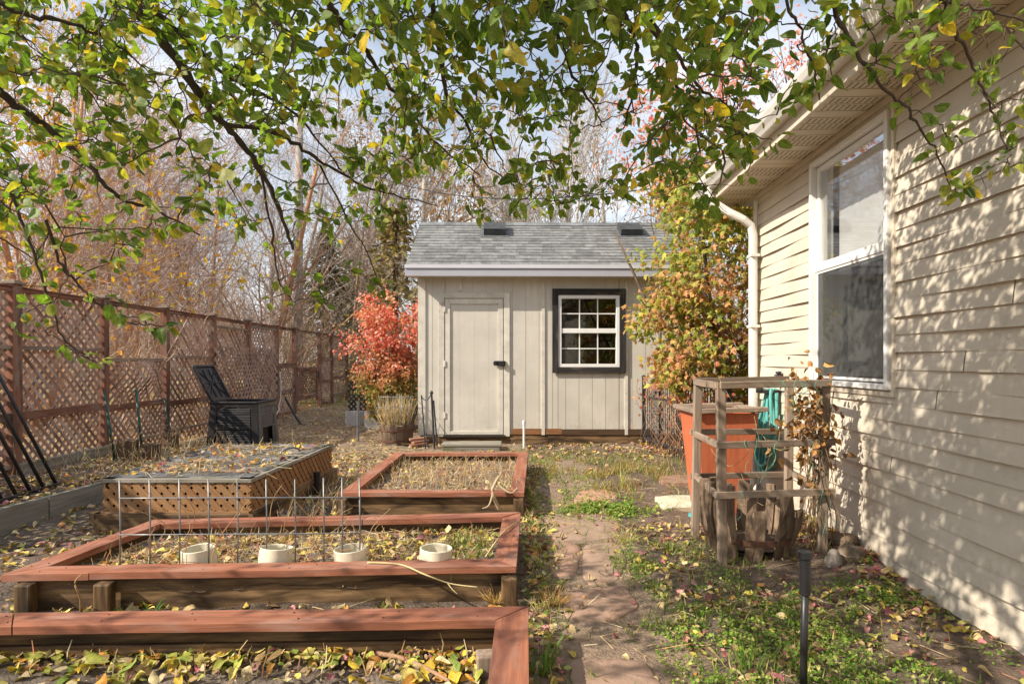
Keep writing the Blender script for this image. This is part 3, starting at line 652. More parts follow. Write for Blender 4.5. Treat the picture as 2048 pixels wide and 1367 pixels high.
# ================================================================== FENCE
FU = nrm(A(-.02, 1, 0)); FN = A(FU[1], -FU[0], 0)            # along, towards the yard
def fw(y, d, z): return A(FXf(y), y, z)+FN*d
fence = thing('lattice_fence', 'tall reddish brown lattice fence with square posts along the left side of the yard', 'fence', (FXf(9), 9, 0))
def lattice(mb, O, eu, ev, n, W_, H_, pitch=.066, slat=.037, th=.004, bulge=None, tint=.2, skip=.0, tone=1.0):
    st = pitch*math.sqrt(2)
    for lay, sg in ((0, 1), (1, -1)):
        c = -H_ if sg > 0 else 0
        end = W_ if sg > 0 else W_+H_
        c += st*rng.random()*.5
        while c < end:
            pts = []
            # line u = c + sg*v, v in 0..H
            if sg > 0: v0, v1 = max(0, -c), min(H_, W_-c)
            else: v0, v1 = max(0, c-W_), min(H_, c)
            c += st
            if v1-v0 < .03 or rng.random() < skip: continue
            c_ = c-st
            ns = 1 if bulge is None else 8
            vv = np.linspace(v0, v1, ns+1)
            def pt(v): return O+eu*(c_+sg*v)+ev*v+n*(lay*th+(bulge(c_+sg*v, v) if bulge else 0))
            col = A(1, 1, 1)*tone*(1+tint*(rng.random()*2-1))
            side = nrm(eu*1-ev*sg)*slat/2
            r = rng.random(3)*40
            V, Wc = [], []
            for v in vv:
                p = pt(v)
                for a, b in ((-1, 0), (1, 0), (1, 1), (-1, 1)): V.append(p+side*a+n*b*th*.95); Wc.append(r+A(v*1.414, a*slat/2, b*th))
            f = []
            for i in range(ns):
                for k in range(4): l = (k+1) % 4; f.append([i*4+k, i*4+l, i*4+4+l, i*4+4+k])
            f += [[3, 2, 1, 0], [ns*4+k for k in range(4)]]
            mb.add(V, f, col, Wc)
def fbox(mb, y0, y1, d0, d1, z0, z1, **k): mb.box(fw(y0, d0, z0), FU*(y1-y0), FN*(d1-d0), A(0, 0, z1-z0), **k)
PY = [3.3, 4.62, 5.95, 7.3, 8.65, 10.08, 11.5, 12.95, 14.1, 16.05, 17.2, 18.9]
for y in PY:
    mb = MB(); w_ = .06 if y == 5.95 else .045
    fbox(mb, y-w_, y+w_, -.045, .05, -.05, 2.0); 
    pass
    p = mb.build('post', M['fence'], fence, bevel=.004)
    mb = MB(); fbox(mb, y-.07, y+.07, -.07, .075, 2.001, 2.025); fbox(mb, y-.05, y+.05, -.05, .055, 2.026, 2.04); mb.build('post_cap', M['greywood'], p, bevel=.004)
for i in range(len(PY)-1):
    a, b = PY[i]+.06, PY[i+1]-.06
    mb = MB(); fbox(mb, a, b, -.03, .03, 1.93, 1.97); fbox(mb, a, b, -.045, .045, 1.971, 1.985); mb.build('top_rail', M['fence'], fence, bevel=.003)
def panel(i, z0, z1, rails, bulge=None, mat='lattice', name='lattice_panel'):
    a, b = PY[i]+.06, PY[i+1]-.06
    mb = MB(); lattice(mb, fw(a, -.012, z0), FU, A(0, 0, 1), FN, b-a, z1-z0, pitch=.077 if i < 4 else .095, slat=.038 if i < 4 else .043, th=.004 if i < 4 else .0025, bulge=bulge or (lambda u, v, k=rng.random()*9: .012*math.sin(u*3+k)*math.sin(v*2.3+k)), skip=.025, tone=.85+.35*rng.random(), tint=.28); o = mb.build(name, M[mat], fence)
    for z, h in rails:
        mb = MB(); fbox(mb, a, b, .008, .034, z-h/2, z+h/2); mb.build('rail', M['fence' if h > .05 else 'greywood'], o, bevel=.003)
for i in (0, 1, 2): panel(i, .03, 1.93, ((1.376, .035), (.69, .085), (.2, .04)))
panel(3, .03, 1.24, ((1.255, .045), (.66, .08), (.2, .04)), bulge=lambda u, v: .12*math.exp(-((v-1.0)/.22)**2)*math.sin(min(max(u/1.2, 0), 1)*math.pi))
panel(4, .03, 1.93, ((1.3, .04), (.62, .08), (.22, .04)))
panel(5, .03, 1.80, ((1.82, .04), (.62, .08), (.22, .04)))
panel(6, .03, 1.93, ((1.9, .04), (.2, .04)))
panel(7, .05, 1.12, ((1.14, .08), (.55, .08), (.06, .06)))
panel(10, .03, 1.93, ((1.3, .05), (.75, .06), (.25, .05)))
panel(9, .05, 1.25, ((1.28, .09), (.68, .07), (.07, .07)))
mb = MB(); O = fw(9.95, .09, .25); eu = nrm(fw(12.7, .10, .25)-O)
lattice(mb, O, eu, A(0, 0, 1), FN, 2.75, 1.22, pitch=.115, slat=.05, th=.002, bulge=lambda u, v: .05*math.sin(u*2.4)*math.sin(v*1.5))
tag(mb.build('loose_lattice', M['lattice'], org=O), 'loose sagging pinkish lattice sheet fixed over the fence behind the composter', 'lattice')
gate = thing('garden_gate', 'low brown lattice gate set in the far end of the lattice fence', 'gate', fw(15.1, 0, 0))
mb = MB(); a, b = 14.2, 15.85
for z in (.28, .98): fbox(mb, a+.08, b-.08, -.02, .03, z, z+.09)
fbox(mb, a, a+.075, -.02, .03, .22, 1.08); fbox(mb, b-.075, b, -.02, .03, .22, 1.08); mb.build('gate_frame', M['fence'], gate, bevel=.003)
mb = MB(); lattice(mb, fw(a+.06, -.015, .33), FU, A(0, 0, 1), FN, b-a-.12, .68, pitch=.09); mb.build('lattice_panel', M['fence'], gate)
mb = MB(); fbox(mb, b-.02, b+.06, .031, .05, .8, .95); mb.build('latch', M['blackmetal'], gate)
mb = MB(); O = P(696, 852, 12.6); lattice(mb, O, A(1, 0, 0), A(0, 0, 1), A(0, -1, 0), .62, .95, pitch=.075, slat=.034)
tag(mb.build('dark_lattice', M['ironmetal'], org=O), 'dark lattice screen behind the white planters under the red bush', 'lattice')

# ================================================================== COMPOSTER
cb = A(-3.99, 8.93, 0); comp = thing('compost_bin', 'black plastic compost bin with louvred sides and its lid flipped open', 'compost bin', cb)
hw_, ht = .36, .635; wb, wt = .375, .335
def cq(sx, sy, t): w_ = wb+(wt-wb)*t; return cb+A(sx*w_, sy*w_*.92, t*ht)
mb = MB(); mbg = MB()
for face in range(4):
    m_ = mbg if face == 1 else mb  # right face kept apart: its lit look is in the lighter colour
    # face axes
    S = [((-1, -1), (1, -1)), ((1, -1), (1, 1)), ((1, 1), (-1, 1)), ((-1, 1), (-1, -1))][face]
    fn = [A(0, -1, .1), A(1, 0, .1), A(0, 1, .1), A(-1, 0, .1)][face]; fn = nrm(fn)
    def fp(u, t, d=0): return cq(*S[0], t)*(1-u)+cq(*S[1], t)*u+fn*d
    def slab(u0, u1, t0, t1, d0=-.02, d1=0.0, tilt=0):
        v = [fp(u0, t0, d1+tilt), fp(u1, t0, d1+tilt), fp(u1, t1, d1-tilt), fp(u0, t1, d1-tilt), fp(u0, t0, d0), fp(u1, t0, d0), fp(u1, t1, d0), fp(u0, t1, d0)]
        m_.add(v, [[0, 1, 2, 3], [7, 6, 5, 4], [0, 4, 5, 1], [1, 5, 6, 2], [2, 6, 7, 3], [3, 7, 4, 0]])
    slab(0, .14, 0, 1, d1=.012); slab(.86, 1, 0, 1, d1=.012); slab(.14, .86, .9, 1, d1=.010)
    slab(.14, .86, 0, .05, d1=.01)
    if face == 1:
        slab(.14, .86, .42, .46, d1=.008); slab(.14, .22, .05, .42); slab(.78, .86, .05, .42)
        for k in range(12): t = .47+k*.036; slab(.16, .84, t, t+.028, -.015, .0, .006)
        m_.box(fp(.40, .935, .010), fp(.62, .935, .010)-fp(.40, .935, .010), fn*.004, A(0, 0, .02), col=(.1, .1, .1))
    else:
        slab(.14, .86, .40, .44, d1=.008)
        for t0, cnt in ((.06, 9), (.45, 12)):
            for k in range(cnt): t = t0+k*.0365; slab(.16, .84, t, t+.027, -.015, .002, .007)
slab_ = None
mb.build('body', M['plastic'], comp, bevel=.004); mbg.build('vent_panel_lit', M['plasticlit'], comp, bevel=.003)
mb = MB(); w_ = wt-.03; mb.box(cb+A(-w_-.02, -w_, .02), A(2*w_, 0, 0), A(0, 2*w_, 0), A(0, 0, .42)); mb.build('compost', M['dark'], comp)
mb = MB()
for e in range(4):
    S = [((-1, -1), (1, -1)), ((1, -1), (1, 1)), ((1, 1), (-1, 1)), ((-1, 1), (-1, -1))][e]; p, q_ = cq(*S[0], 1), cq(*S[1], 1); mb.bar(p+A(0, 0, .006), q_+A(0, 0, .006), .05, .03)
mb.build('rim', M['plastic'], comp, bevel=.006)
hin = cq(-1, -1, 1)+A(0, .02, .03); ey = A(0, .57, 0); el_ = nrm(A(-.27, 0, .5)); lid = MB(); ln = nrm(np.cross(ey, el_))
if ln[0] < 0: ln = -ln
lid.box(hin-ln*.02, ey, el_*.56, ln*.016)
for k in range(4):
    p = hin+ey*(.08+.28*k); lid.bar(p+el_*.05, p+el_*.5, .012, .022, ln)
for a, b in (((.05, .05), (.95, .5)), ((.05, .5), (.95, .05)), ((.05, .28), (.95, .28)), ((.03, .16), (.97, .40))):
    lid.bar(hin+ey*a[0]+el_*a[1], hin+ey*b[0]+el_*b[1], .010, .018, ln)
for p, q_ in (((0, .0), (1, .0)), ((0, .56), (1, .56)), ((0.01, 0), (0.01, .56)), ((.99, 0), (.99, .56))): lid.bar(hin+ey*p[0]+el_*p[1], hin+ey*q_[0]+el_*q_[1], .03, .04, ln)
lid.build('lid', M['plastic'], comp, bevel=.003)

# ================================================================== COLD FRAME
FL, FR_, BR, BL = A(-3.0, 4.42, 0), A(-1.93, 4.42, 0), A(-1.87, 6.2, 0), A(-3.10, 6.2, 0)
cf = thing('cold_frame', 'low lattice sided garden box with a grey cloth covered lid strewn with leaves', 'cold frame', (-2.45, 5.3, 0))
mb = MB()
for a, b in ((FL, FR_), (FR_, BR), (BR, BL), (BL, FL)):
    d = nrm(b-a); o = nrm(np.cross(d, A(0, 0, 1))); mb.bar(a+o*.03-d*.05+A(0, 0, .055), b+o*.03+d*.05+A(0, 0, .055), .04, .15)
mb.bar(FL+A(-.06, -.02, .06), FL+A(-.06, -.02, .14), .05, .05, (0, 1, 0))
mb.build('base_board', M['wetboard'], cf, bevel=.004)
for a, b in ((FL, FR_), (FR_, BR), (BR, BL), (BL, FL)):
    mb = MB(); d = nrm(b-a); o = nrm(np.cross(d, A(0, 0, 1))); lattice(mb, a+A(0, 0, .12), d, A(0, 0, 1), o, np.linalg.norm(b-a), .225, pitch=.062, slat=.043, th=.005, tint=.08)
    mb.bar(a+A(0, 0, .125)+o*.015, b+A(0, 0, .125)+o*.015, .02, .03)
    mb.build('lattice_panel', M['tanlattice'], cf)
mb = MB(); inner = .06
for a, b in ((FL, FR_), (FR_, BR), (BR, BL), (BL, FL)):
    d = nrm(b-a); o = nrm(np.cross(d, A(0, 0, 1))); mb.bar(a-o*.03-d*.02+A(0, 0, .365), b-o*.03+d*.02+A(0, 0, .365), .1, .03)
lidf = mb.build('lid_frame', M['greyboard'], cf, bevel=.004)
mb = MB(); nu, nv_ = 40, 50; u, v = np.meshgrid(np.linspace(.01, .99, nu), np.linspace(.01, .99, nv_), indexing='ij')
pts = ((FL*(1-u[..., None])+FR_*u[..., None])*(1-v[..., None])+(BL*(1-u[..., None])+BR*u[..., None])*v[..., None])
sag = .385-.02*np.sin(np.pi*u)*abs(np.sin(np.pi*v*2))+.012*fbm(u*1.1, v*1.8, 7, 3)+.014*np.exp(-((v-.5)/.03)**2)
pts[..., 2] = sag; idq = np.arange(nu*nv_).reshape(nu, nv_); q = np.stack([idq[:-1, :-1], idq[1:, :-1], idq[1:, 1:], idq[:-1, 1:]], -1).reshape(-1, 4)
mb.add(pts.reshape(-1, 3), q); mb.build('cover_cloth', M['cloth'], cf, smooth=True)
mb = MB(); h0 = P(585, 918, 5.55); th = np.linspace(0, math.pi, 12)
mb.tube([A(-2.05, 5.55, .395)+A(.13*math.cos(t)*.4+.0, .1*math.cos(t), .045*math.sin(t)) for t in th], .010, 8); mb.build('handle', M['galv'], lidf, smooth=True)

# ================================================================== RAISED BEDS
def raised_bed(label, corners, zt, capw, soil_z, sides, name='raised_bed', boardmat='board', joints=None, posts=()):
    FLc, FRc, BRc, BLc = [A(*c, 0) for c in corners]
    ctr = (FLc+FRc+BRc+BLc)/4; bed = thing(name, label, 'raised bed', ctr)
    C = [FLc, FRc, BRc, BLc]
    cin = []
    for i in range(4):
        a, b, c = C[i-1], C[i], C[(i+1) % 4]; d1, d2 = nrm(a-b), nrm(c-b); s_ = abs(np.cross(d1[:2], d2[:2])); cin.append(b+(d1+d2)*capw/s_)
    for i, side in enumerate(('front', 'right', 'back', 'left')):
        if side not in sides: continue
        a, b, ai, bi = C[i], C[(i+1) % 4], cin[i], cin[(i+1) % 4]
        cuts = [0]+(joints or {}).get(side, [])+[1]; mb = MB()
        for k in range(len(cuts)-1):
            e0, e1 = cuts[k]+(.0012 if k else .0008), cuts[k+1]-(.0012 if k < len(cuts)-2 else .0008)
            L_ = np.linalg.norm(b-a); r = rng.random(3)*30; jz = .003*rng.random()
            n = 14; tt = np.linspace(e0, e1, n); V, Wc = [], []
            for t in tt:
                o_, i_ = a+(b-a)*t, ai+(bi-ai)*t; wob = .002*math.sin(t*9+i)+.001*math.sin(t*31)
                for p, zz, cc in ((o_, zt-.036, 0), (i_, zt-.036, capw), (i_, zt, capw), (o_, zt, 0)): V.append(p+A(0, 0, zz+wob*.7+jz)); Wc.append(r+A(t*L_, cc, zz))
            f = [[s*4+q1, s*4+(q1+1) % 4, s*4+4+(q1+1) % 4, s*4+4+q1] for s in range(n-1) for q1 in range(4)]+[[3, 2, 1, 0], [(n-1)*4+k2 for k2 in range(4)]]
            mb.add(V, [q_[::-1] for q_ in f], A(1, 1, 1)*(1+.12*(rng.random()-.5)), Wc)
        Lb = np.linalg.norm(b-a)
        for t in np.arange(.12, Lb, .42):
            for q_ in (.28, .72):
                t2 = min(max(t/Lb+.01*rng.normal(), .02), .98); c0 = (a+(b-a)*t2)*(1-q_)+(ai+(bi-ai)*t2)*q_; mb.lathe(c0+A(0, 0, zt+.001), [(.0045, 0), (.0042, .003), (.0015, .0028), (0, .002)], 7, col=(.35, .35, .38))
        mb.build('cap_board', M['cap'], bed, bevel=.004)
        d = nrm(b-a); o = nrm(np.cross(d, A(0, 0, 1))); ins = .03
        mb = MB(); p, q_ = a-o*ins+d*(.05), b-o*ins-d*(.05)
        if side == 'back' and 'front' not in sides:
            mb.bar(p+A(0, 0, .115)-o*.03, q_+A(0, 0, .115)-o*.03, .045, .06); mb.bar(p+A(0, 0, .04)-o*.035, q_+A(0, 0, .04)-o*.035, .05, .084)
        else: mb.bar(p+A(0, 0, .055)-o*.03, q_+A(0, 0, .055)-o*.03, .04, .19)
        mb.build('side_board', M[boardmat], bed, bevel=.005)
    for (t, side, dd) in posts:
        i = ('front', 'right', 'back', 'left').index(side); a, b = C[i], C[(i+1) % 4]; d = nrm(b-a); o = nrm(np.cross(d, A(0, 0, 1)))
        c = a+(b-a)*t+o*dd; mb = MB(); mb.box(c-d*.04-o*.03+A(0, 0, -.03), d*.08, o*.06, A(0, 0, zt-.01)); mb.build('corner_post', M['wetboard'], bed, bevel=.008)
    nu, nv_ = 90, 60; u, v = np.meshgrid(np.linspace(0, 1, nu), np.linspace(0, 1, nv_), indexing='ij')
    e = .5; ii = [FLc, FRc, BRc, BLc]
    ii = [c*(1-.06)+ctr*.06 for c in ii]
    pts = (ii[0]*(1-u[..., None])+ii[1]*u[..., None])*(1-v[..., None])+(ii[3]*(1-u[..., None])+ii[2]*u[..., None])*v[..., None]
    pts[..., 2] = soil_z+.03*fbm(pts[..., 0], pts[..., 1], 2.5, 3)+.022*fbm(pts[..., 0], pts[..., 1], 11, 5)
    idq = np.arange(nu*nv_).reshape(nu, nv_); q = np.stack([idq[:-1, :-1], idq[1:, :-1], idq[1:, 1:], idq[:-1, 1:]], -1).reshape(-1, 4)
    c = A(.20, .165, .135)*(1+.5*fbm(pts[..., 0], pts[..., 1], 3, 9)[..., None]); mb = MB(); mb.add(pts.reshape(-1, 3), q, c.reshape(-1, 3)); mb.build('soil', M['ground'], bed, smooth=True)
    return bed
B3 = [(-1.39, 4.83), (.097, 4.83), (.189, 6.98), (-1.355, 6.98)]
B2 = [(-2.54, 2.98), (.023, 3.10), (.061, 4.20), (-2.395, 4.02)]
B1 = [(-2.4, .9), (.03, .9), (.0713, 2.60), (-2.4, 2.525)]
raised_bed('red capped raised garden bed nearest the shed, full of dry cut stalks', B3, .185, .115, .09, ('front', 'right', 'back', 'left'), joints={'left': [.35, .7], 'right': [.3]}, posts=((.97, 'front', .03), (.02, 'front', .03)))
raised_bed('wide red capped raised bed with the wire panel and four white rings', B2, .185, .12, .095, ('front', 'right', 'back', 'left'), joints={'front': [.165], 'back': [.42], 'left': [.45], 'right': [.5]}, posts=((.985, 'front', .035), (.05, 'front', .01), (.20, 'front', .02)), boardmat='board')
raised_bed('nearest red capped raised bed with bare soil and yellow leaves', B1, .185, .135, .02, ('right', 'back', 'left'), joints={'back': [.88]}, boardmat='wetboard')
mb = MB(); o = A(-.135, 2.32, 0); mb.box(o, A(.085, .01, 0), A(-.01, .075, 0), A(0, 0, .1)); tag(mb.build('wood_stub', M['greywood'], bevel=.006, org=o), 'short square wood stub in the corner of the nearest bed', 'post')

# wire panel
wp = thing('wire_trellis', 'galvanised wire grid panel standing along the front of the wide bed', 'wire trellis', A(-1.3, 3.16, .1))
def bfy(x): return 3.11+.047*(x+2.54)+.02
mbv, mbh = MB(), MB(); xs_ = [(px-1024)/1200*3.16 for px in (241, 299, 357, 414, 471, 528, 585, 642, 679, 714)]
for x in xs_: mbv.tube([A(x, bfy(x), .06), A(x+.002, bfy(x)+.004, .35), A(x, bfy(x), .617+.006*rng.random())], .0042, 8)
for z in (.527, .335, .16): mbh.tube([A(x, bfy(x)-.006, z-.004*k*.3) for k, x in enumerate(np.linspace(xs_[0], xs_[-1], 8))], .0036, 8)
mbv.build('upright_wire', M['galv'], wp, smooth=True); mbh.build('cross_wire', M['galv'], wp, smooth=True)
# four rings
proto = None
for k, (px, ty, lab) in enumerate(((400, -.06, 'white plastic ring in the wide bed, leftmost of the four'), (548, .12, 'tilted white plastic ring in the wide bed, second from its left end'), (703, .05, 'white plastic ring in the wide bed at the right end of the wire panel'), (870, .0, 'white plastic ring in the wide bed beyond the wire panel, nearest the path'))):
    pos = A((px-1024)/1200*3.25, 3.25, .095)
    if proto is None:
        mb = MB(); mb.lathe(A(0, 0, 0), [(.087, 0), (.088, .138), (.084, .141), (.078, .138), (.077, 0)], 40, closed=True); proto = o = mb.build('plastic_ring', M['ring'], smooth=True); 
        b = o.modifiers.new('edge', 'EDGE_SPLIT'); b.split_angle = math.radians(40)
    else: o = proto.copy(); COL.objects.link(o)
    o.location = tuple(pos); o.rotation_euler = (rng.normal()*.05, ty, k*1.7); tag(o, lab, 'plastic ring', 'white plastic rings in the wide bed')

# left border boards
for (a, b, lab) in (((-3.82, 3.3), (-3.665, 4.72), 'weathered border plank at the left edge, nearer to the camera than its neighbour'), ((-3.665, 4.735), (-3.60, 5.34), 'weathered border plank ending beside the cold frame corner')):
    mb = MB(); p, q_ = A(*a, 0), A(*b, 0); mb.bar(p+A(0, 0, .07), q_+A(0, 0, .07), .045, .22); tag(mb.build('border_plank', M['greyboard'], bevel=.004, org=(p+q_)/2), lab, 'plank', 'border planks of the left bed')
mb = MB(); mb.bar(A(-3.6, 5.36, .08), A(-3.45, 7.3, .05), .04, .16); tag(mb.build('border_plank', M['greyboard'], bevel=.004, org=A(-3.5, 6.3, 0)), 'border plank running behind the cold frame towards the compost bin', 'plank', 'border planks of the left bed')
mb = MB(); mb.bar(fw(5.9, .1, .17), fw(7.35, .12, .17), .03, .12); tag(mb.build('border_plank', M['greyboard'], bevel=.004, org=fw(6.6, .1, .1)), 'narrow plank along the foot of the lattice fence', 'plank', 'border planks of the left bed')

# leaning black metal panel
lp = thing('metal_fence_panel', 'black tubular metal fence panel leaning on the lattice fence at left', 'metal panel', (-4.05, 4.9, .12))
for y in np.arange(4.3, 5.36, .15):
    mb = MB(); b = A(-4.02-.04*(y-4.7), y, .11); t = A(-4.86, y-.12, 1.86); mb.tube([b, t], .0145, 8); mb.build('rod', M['blackmetal'], lp, smooth=True)
mb = MB()
for f in (.02, .45, .93):
    a = A(-4.02+.016, 4.25, .11)*(1-f)+A(-4.86, 4.13, 1.86)*f; b = A(-4.05, 5.42, .11)*(1-f)+A(-4.86, 5.28, 1.86)*f
    mb.bar(a+A(.02, 0, 0), b+A(.02, 0, 0), .025, .03) if f < .4 else mb.bar(a+A(.02, 0, .01), a+(b-a)*.7+A(.02, 0, .01), .025, .03)
mb.build('crossbar', M['blackmetal'], lp, bevel=.003)

# stumps and stakes
def stump(px, y, x, r, h, lab):
    c = A(x, y, .1); mb = MB(); n = 18; prof = []
    an = np.arange(n)*2*math.pi/n; rr = r*(1+.12*noise(an*2, an, 1.5, int(px))*2); V = []
    for zf in (0, .5, 1): V += [[c[0]+rr[k]*math.cos(an[k])*(1.1-.1*zf), c[1]+rr[k]*math.sin(an[k]), c[2]-.05+(h+.05)*zf+(.015*math.sin(k*2.2) if zf == 1 else 0)] for k in range(n)]
    V.append([c[0], c[1], c[2]+h-.01]); f = [[i*n+k, i*n+(k+1) % n, (i+1)*n+(k+1) % n, (i+1)*n+k] for i in range(2) for k in range(n)]+[[2*n+k, 2*n+(k+1) % n, 3*n] for k in range(n)]
    w_ = np.array(V)[:, [2, 0, 1]]; mb.add(V, f, (.8, .75, .7), w_); tag(mb.build('tree_stump', M['oak'], smooth=False, org=c), lab, 'stump', 'stumps at the fence foot')
stump(250, 6.75, -4.32, .11, .25, 'dark sawn stump at the fence foot, left one of the pair'); stump(295, 6.75, -4.06, .10, .21, 'sawn stump holding the tall green stake at the fence foot')
stump(345, 7.6, -4.3, .07, .2, 'thin short stump by the third fence post')
for (a, b, lab) in (((272, 776), (284, 893), 'tall straight green garden stake rising from a stump'), ((208, 780), (230, 915), 'green garden stake leaning beside the fence post left of the stumps'), ((329, 795), (340, 880), 'short green garden stake at the fence post right of the stumps')):
    Y_ = 6.7 if a[0] < 300 else 7.9; mb = MB(); p, q_ = P(*b, Y_)-A(0, 0, .05), P(*a, Y_+.1); mb.tube([p, (p+q_)/2, q_], .013 if a[0] != 329 else .011, 8); tag(mb.build('garden_stake', M['stake'], smooth=True, org=p), lab, 'stake', 'green garden stakes')
mb = MB(); mb.tube([P(570, 795, 12.2), P(590, 830, 11.9), P(603, 850, 11.7)], [.02, .02, .028], 8); tag(mb.build('tool_handle', M['blackmetal'], smooth=True, org=P(590, 850, 11.9)), 'black tool handle leaning against the fence beside the gate', 'tool')
mb = MB(); pts = [fw(12.93, .08, 1.0), fw(12.9, .12, .75), fw(12.85, .13, .4), A(-4.75, 12.2, .32), A(-4.5, 11.6, .3), A(-4.4, 11.0, .12), A(-4.35, 10.6, .02)]; mb.tube(pts, .014, 6); tag(mb.build('rope', M['planter'], smooth=True, org=pts[-1]), 'pale rope hanging from the fence post behind the composter', 'rope')

# ================================================================== PLANTERS BY THE BUSH
def planter(px0, px1, y0, y1, lab):
    b = G((px0+px1)/2, y1); Y_ = b[1]; w_ = (px1-px0)/1200*Y_*.93; h = (y1-y0)/1200*Y_; mb = MB(); prof = [(.5, 0), (.52, 1), (.47, 1), (.45, .8)]
    V = []
    for r, z in prof: V += [b+A(sx*r*w_, sy*r*w_+w_/2, z*h) for sx, sy in ((-1, -1), (1, -1), (1, 1), (-1, 1))]
    f = [[i*4+k, i*4+(k+1) % 4, i*4+4+(k+1) % 4, i*4+4+k] for i in range(3) for k in range(4)]+[[12, 13, 14, 15]]
    mb.add(V, f); o = mb.build('planter_box', M['planter'], bevel=.006, org=b); tag(o, lab, 'planter', 'white planters by the red bush')
    mb = MB(); mb.box(b+A(-.43*w_, .07*w_, h*.8), A(.86*w_, 0, 0), A(0, .86*w_, 0), A(0, 0, h*.08), col=(.17, .13, .10)); mb.build('soil', M['ground'], o)
    return o
planter(689.6, 721, 823, 851, 'white square planter standing under the red bush, farther from the shed'); planter(728, 760, 821, 858, 'white planter between the metal post and the barrel, in leaf shade')

def dry_stalks(mb, c, r, n, h, lean=.25, cols=None, rad=.0025):
    a = rng.random(n)*2*np.pi; rr = r*np.sqrt(rng.random(n)); p0 = np.stack([c[0]+rr*np.cos(a), c[1]+rr*np.sin(a), np.full(n, c[2])], 1)
    d = nrm(rng.normal(size=(n, 3))*lean+A(0, 0, 1)); L_ = h*rng.uniform(.5, 1.1, n); p1 = p0+d*(L_*.6)[:, None]; d2 = nrm(d+rng.normal(size=(n, 3))*lean*.8); p2 = p1+d2*(L_*.4)[:, None]
    col = pick(cols or [(3, .52, .39, .19), (1, .38, .24, .10), (1, .62, .52, .30)], n); mb.segs(p0, p1, np.full(n, rad), np.full(n, rad*.8), 3, col); mb.segs(p1, p2, np.full(n, rad*.8), np.full(n, rad*.3), 3, col); return p1, p2
# half barrel with dry grass under a wire hoop
bc = A(-1.72, 8.95, 0); br = thing('half_barrel', 'half barrel planter full of dry grass beside the shed corner', 'barrel planter', bc)
n = 18
for k in range(n):
    a0 = 2*math.pi*k/n; a1 = 2*math.pi*(k+.94)/n; mb = MB(); V = []
    for z, r in ((0, .22), (.12, .245), (.3, .27)):
        for a in (a0, a1): V += [bc+A(r*math.cos(a), r*math.sin(a), z+.012*math.sin(k*3)*(z > .2)), bc+A((r-.025)*math.cos(a), (r-.025)*math.sin(a), z)]
    f = []
    for i in (0, 4): f += [[i, i+2, i+6, i+4], [i+3, i+1, i+5, i+7], [i+1, i, i+4, i+5], [i+2, i+3, i+7, i+6]]
    f += [[8, 10, 11, 9]]; Vn = np.array(V); mb.add(V, f, A(1, 1, 1)*(1+.3*(rng.random()-.5)), np.stack([Vn[:, 2]+k, Vn[:, 0], Vn[:, 1]], 1)); mb.build('stave', M['oak'], br)
mb = MB()
for z, r in ((.05, .232), (.21, .261)): mb.lathe(bc, [(r, z), (r+.003, z), (r+.006, z+.03), (r, z+.03)], 36, closed=True)
mb.build('hoop', M['rust'], br, smooth=False)
mb = MB(); mb.lathe(bc, [(.24, .24), (0, .25)], 18, col=(.17, .13, .10)); mb.build('soil', M['ground'], br)
mb = MB(); dry_stalks(mb, bc+A(0, 0, .24), .22, 420, .48, .22, rad=.004); tag(mb.build('dry_grass', M['straw'], org=bc+A(0, 0, .24)), 'tall dry straw coloured grass growing in the half barrel', 'dry plant')
mb = MB()
for k in range(5):
    x0 = -.28+.14*k; mb.tube([bc+A(x0*.8+.3*math.cos(t)*0, .26*math.cos(t), .3+.42*math.sin(t)**.7 if t not in (0,) else .3) for t in np.linspace(.01, math.pi-.01, 14)], .005, 5)
for t in (.5, 1.2, 1.9, 2.6): mb.tube([bc+A(x, .26*math.cos(t), .3+.42*math.sin(t)**.7) for x in np.linspace(-.24, .24, 6)], .004, 5)
tag(mb.build('wire_cloche', M['galv'], smooth=True, org=bc+A(0, 0, .3)), 'arched wire cloche over the dry grass in the half barrel', 'wire cloche')
mb = MB(); o = P(842, 893, 8.6); o[2] = 0
for k, (dx, dy, rz) in enumerate(((0, 0, .5), (.03, .05, .62), (-.03, .1, .4))): mb.box(o+A(dx-.12, dy-.1, .02+.035*k), A(.24*math.cos(rz), .24*math.sin(rz), .015), A(-.1*math.sin(rz), .1*math.cos(rz), 0), A(0, 0, .03), col=(1, .7, .6))
tag(mb.build('brick_pile', M['stone'], bevel=.004, org=o), 'few red bricks tipped against the shed corner by the obelisk', 'bricks')

# ================================================================== RIGHT SIDE: cage, barrel, bin, hose, iron fence
cage = thing('wooden_plant_cage', 'weathered wooden plant cage of posts and three tiers of rails by the house wall', 'plant cage', (1.65, 4, 0))
CP = [A(1.29, 3.68, 0), A(1.33, 4.25, 0), A(2.0, 4.35, 0), A(1.95, 3.76, 0)]
for i, c in enumerate(CP):
    mb = MB(); t = c+A(.0, .0, 1.11)+A(-.012 if i < 2 else .012, 0, 0)*(1 if i != 0 else 1); b = c+A([-.0, -.035, .0, -.01][i], 0, -.04); w_ = .052; mb.bar(b, t, w_, w_*.85, (0, 1, 0)); mb.build('post', M['greywood'], cage, bevel=.004)
for z, ex in ((1.105, .03), (.735, .055), (.427, .055)):
    for i in range(4):
        a, b = CP[i].copy(), CP[(i+1) % 4].copy(); d = nrm(b-a); o = nrm(np.cross(d, A(0, 0, 1)))
        if o @ (((CP[0]+CP[2])/2)-a) > 0: o = -o
        a[2] = z+.008*rng.normal(); b[2] = z+.008*rng.normal(); off = o*.034; mb = MB(); mb.bar(a-d*ex*(1 if i % 2 else .4)+off, b+d*ex*(1 if i % 2 else .4)+off, .02, .042); mb.build('rail', M['greywood'], cage, bevel=.003)
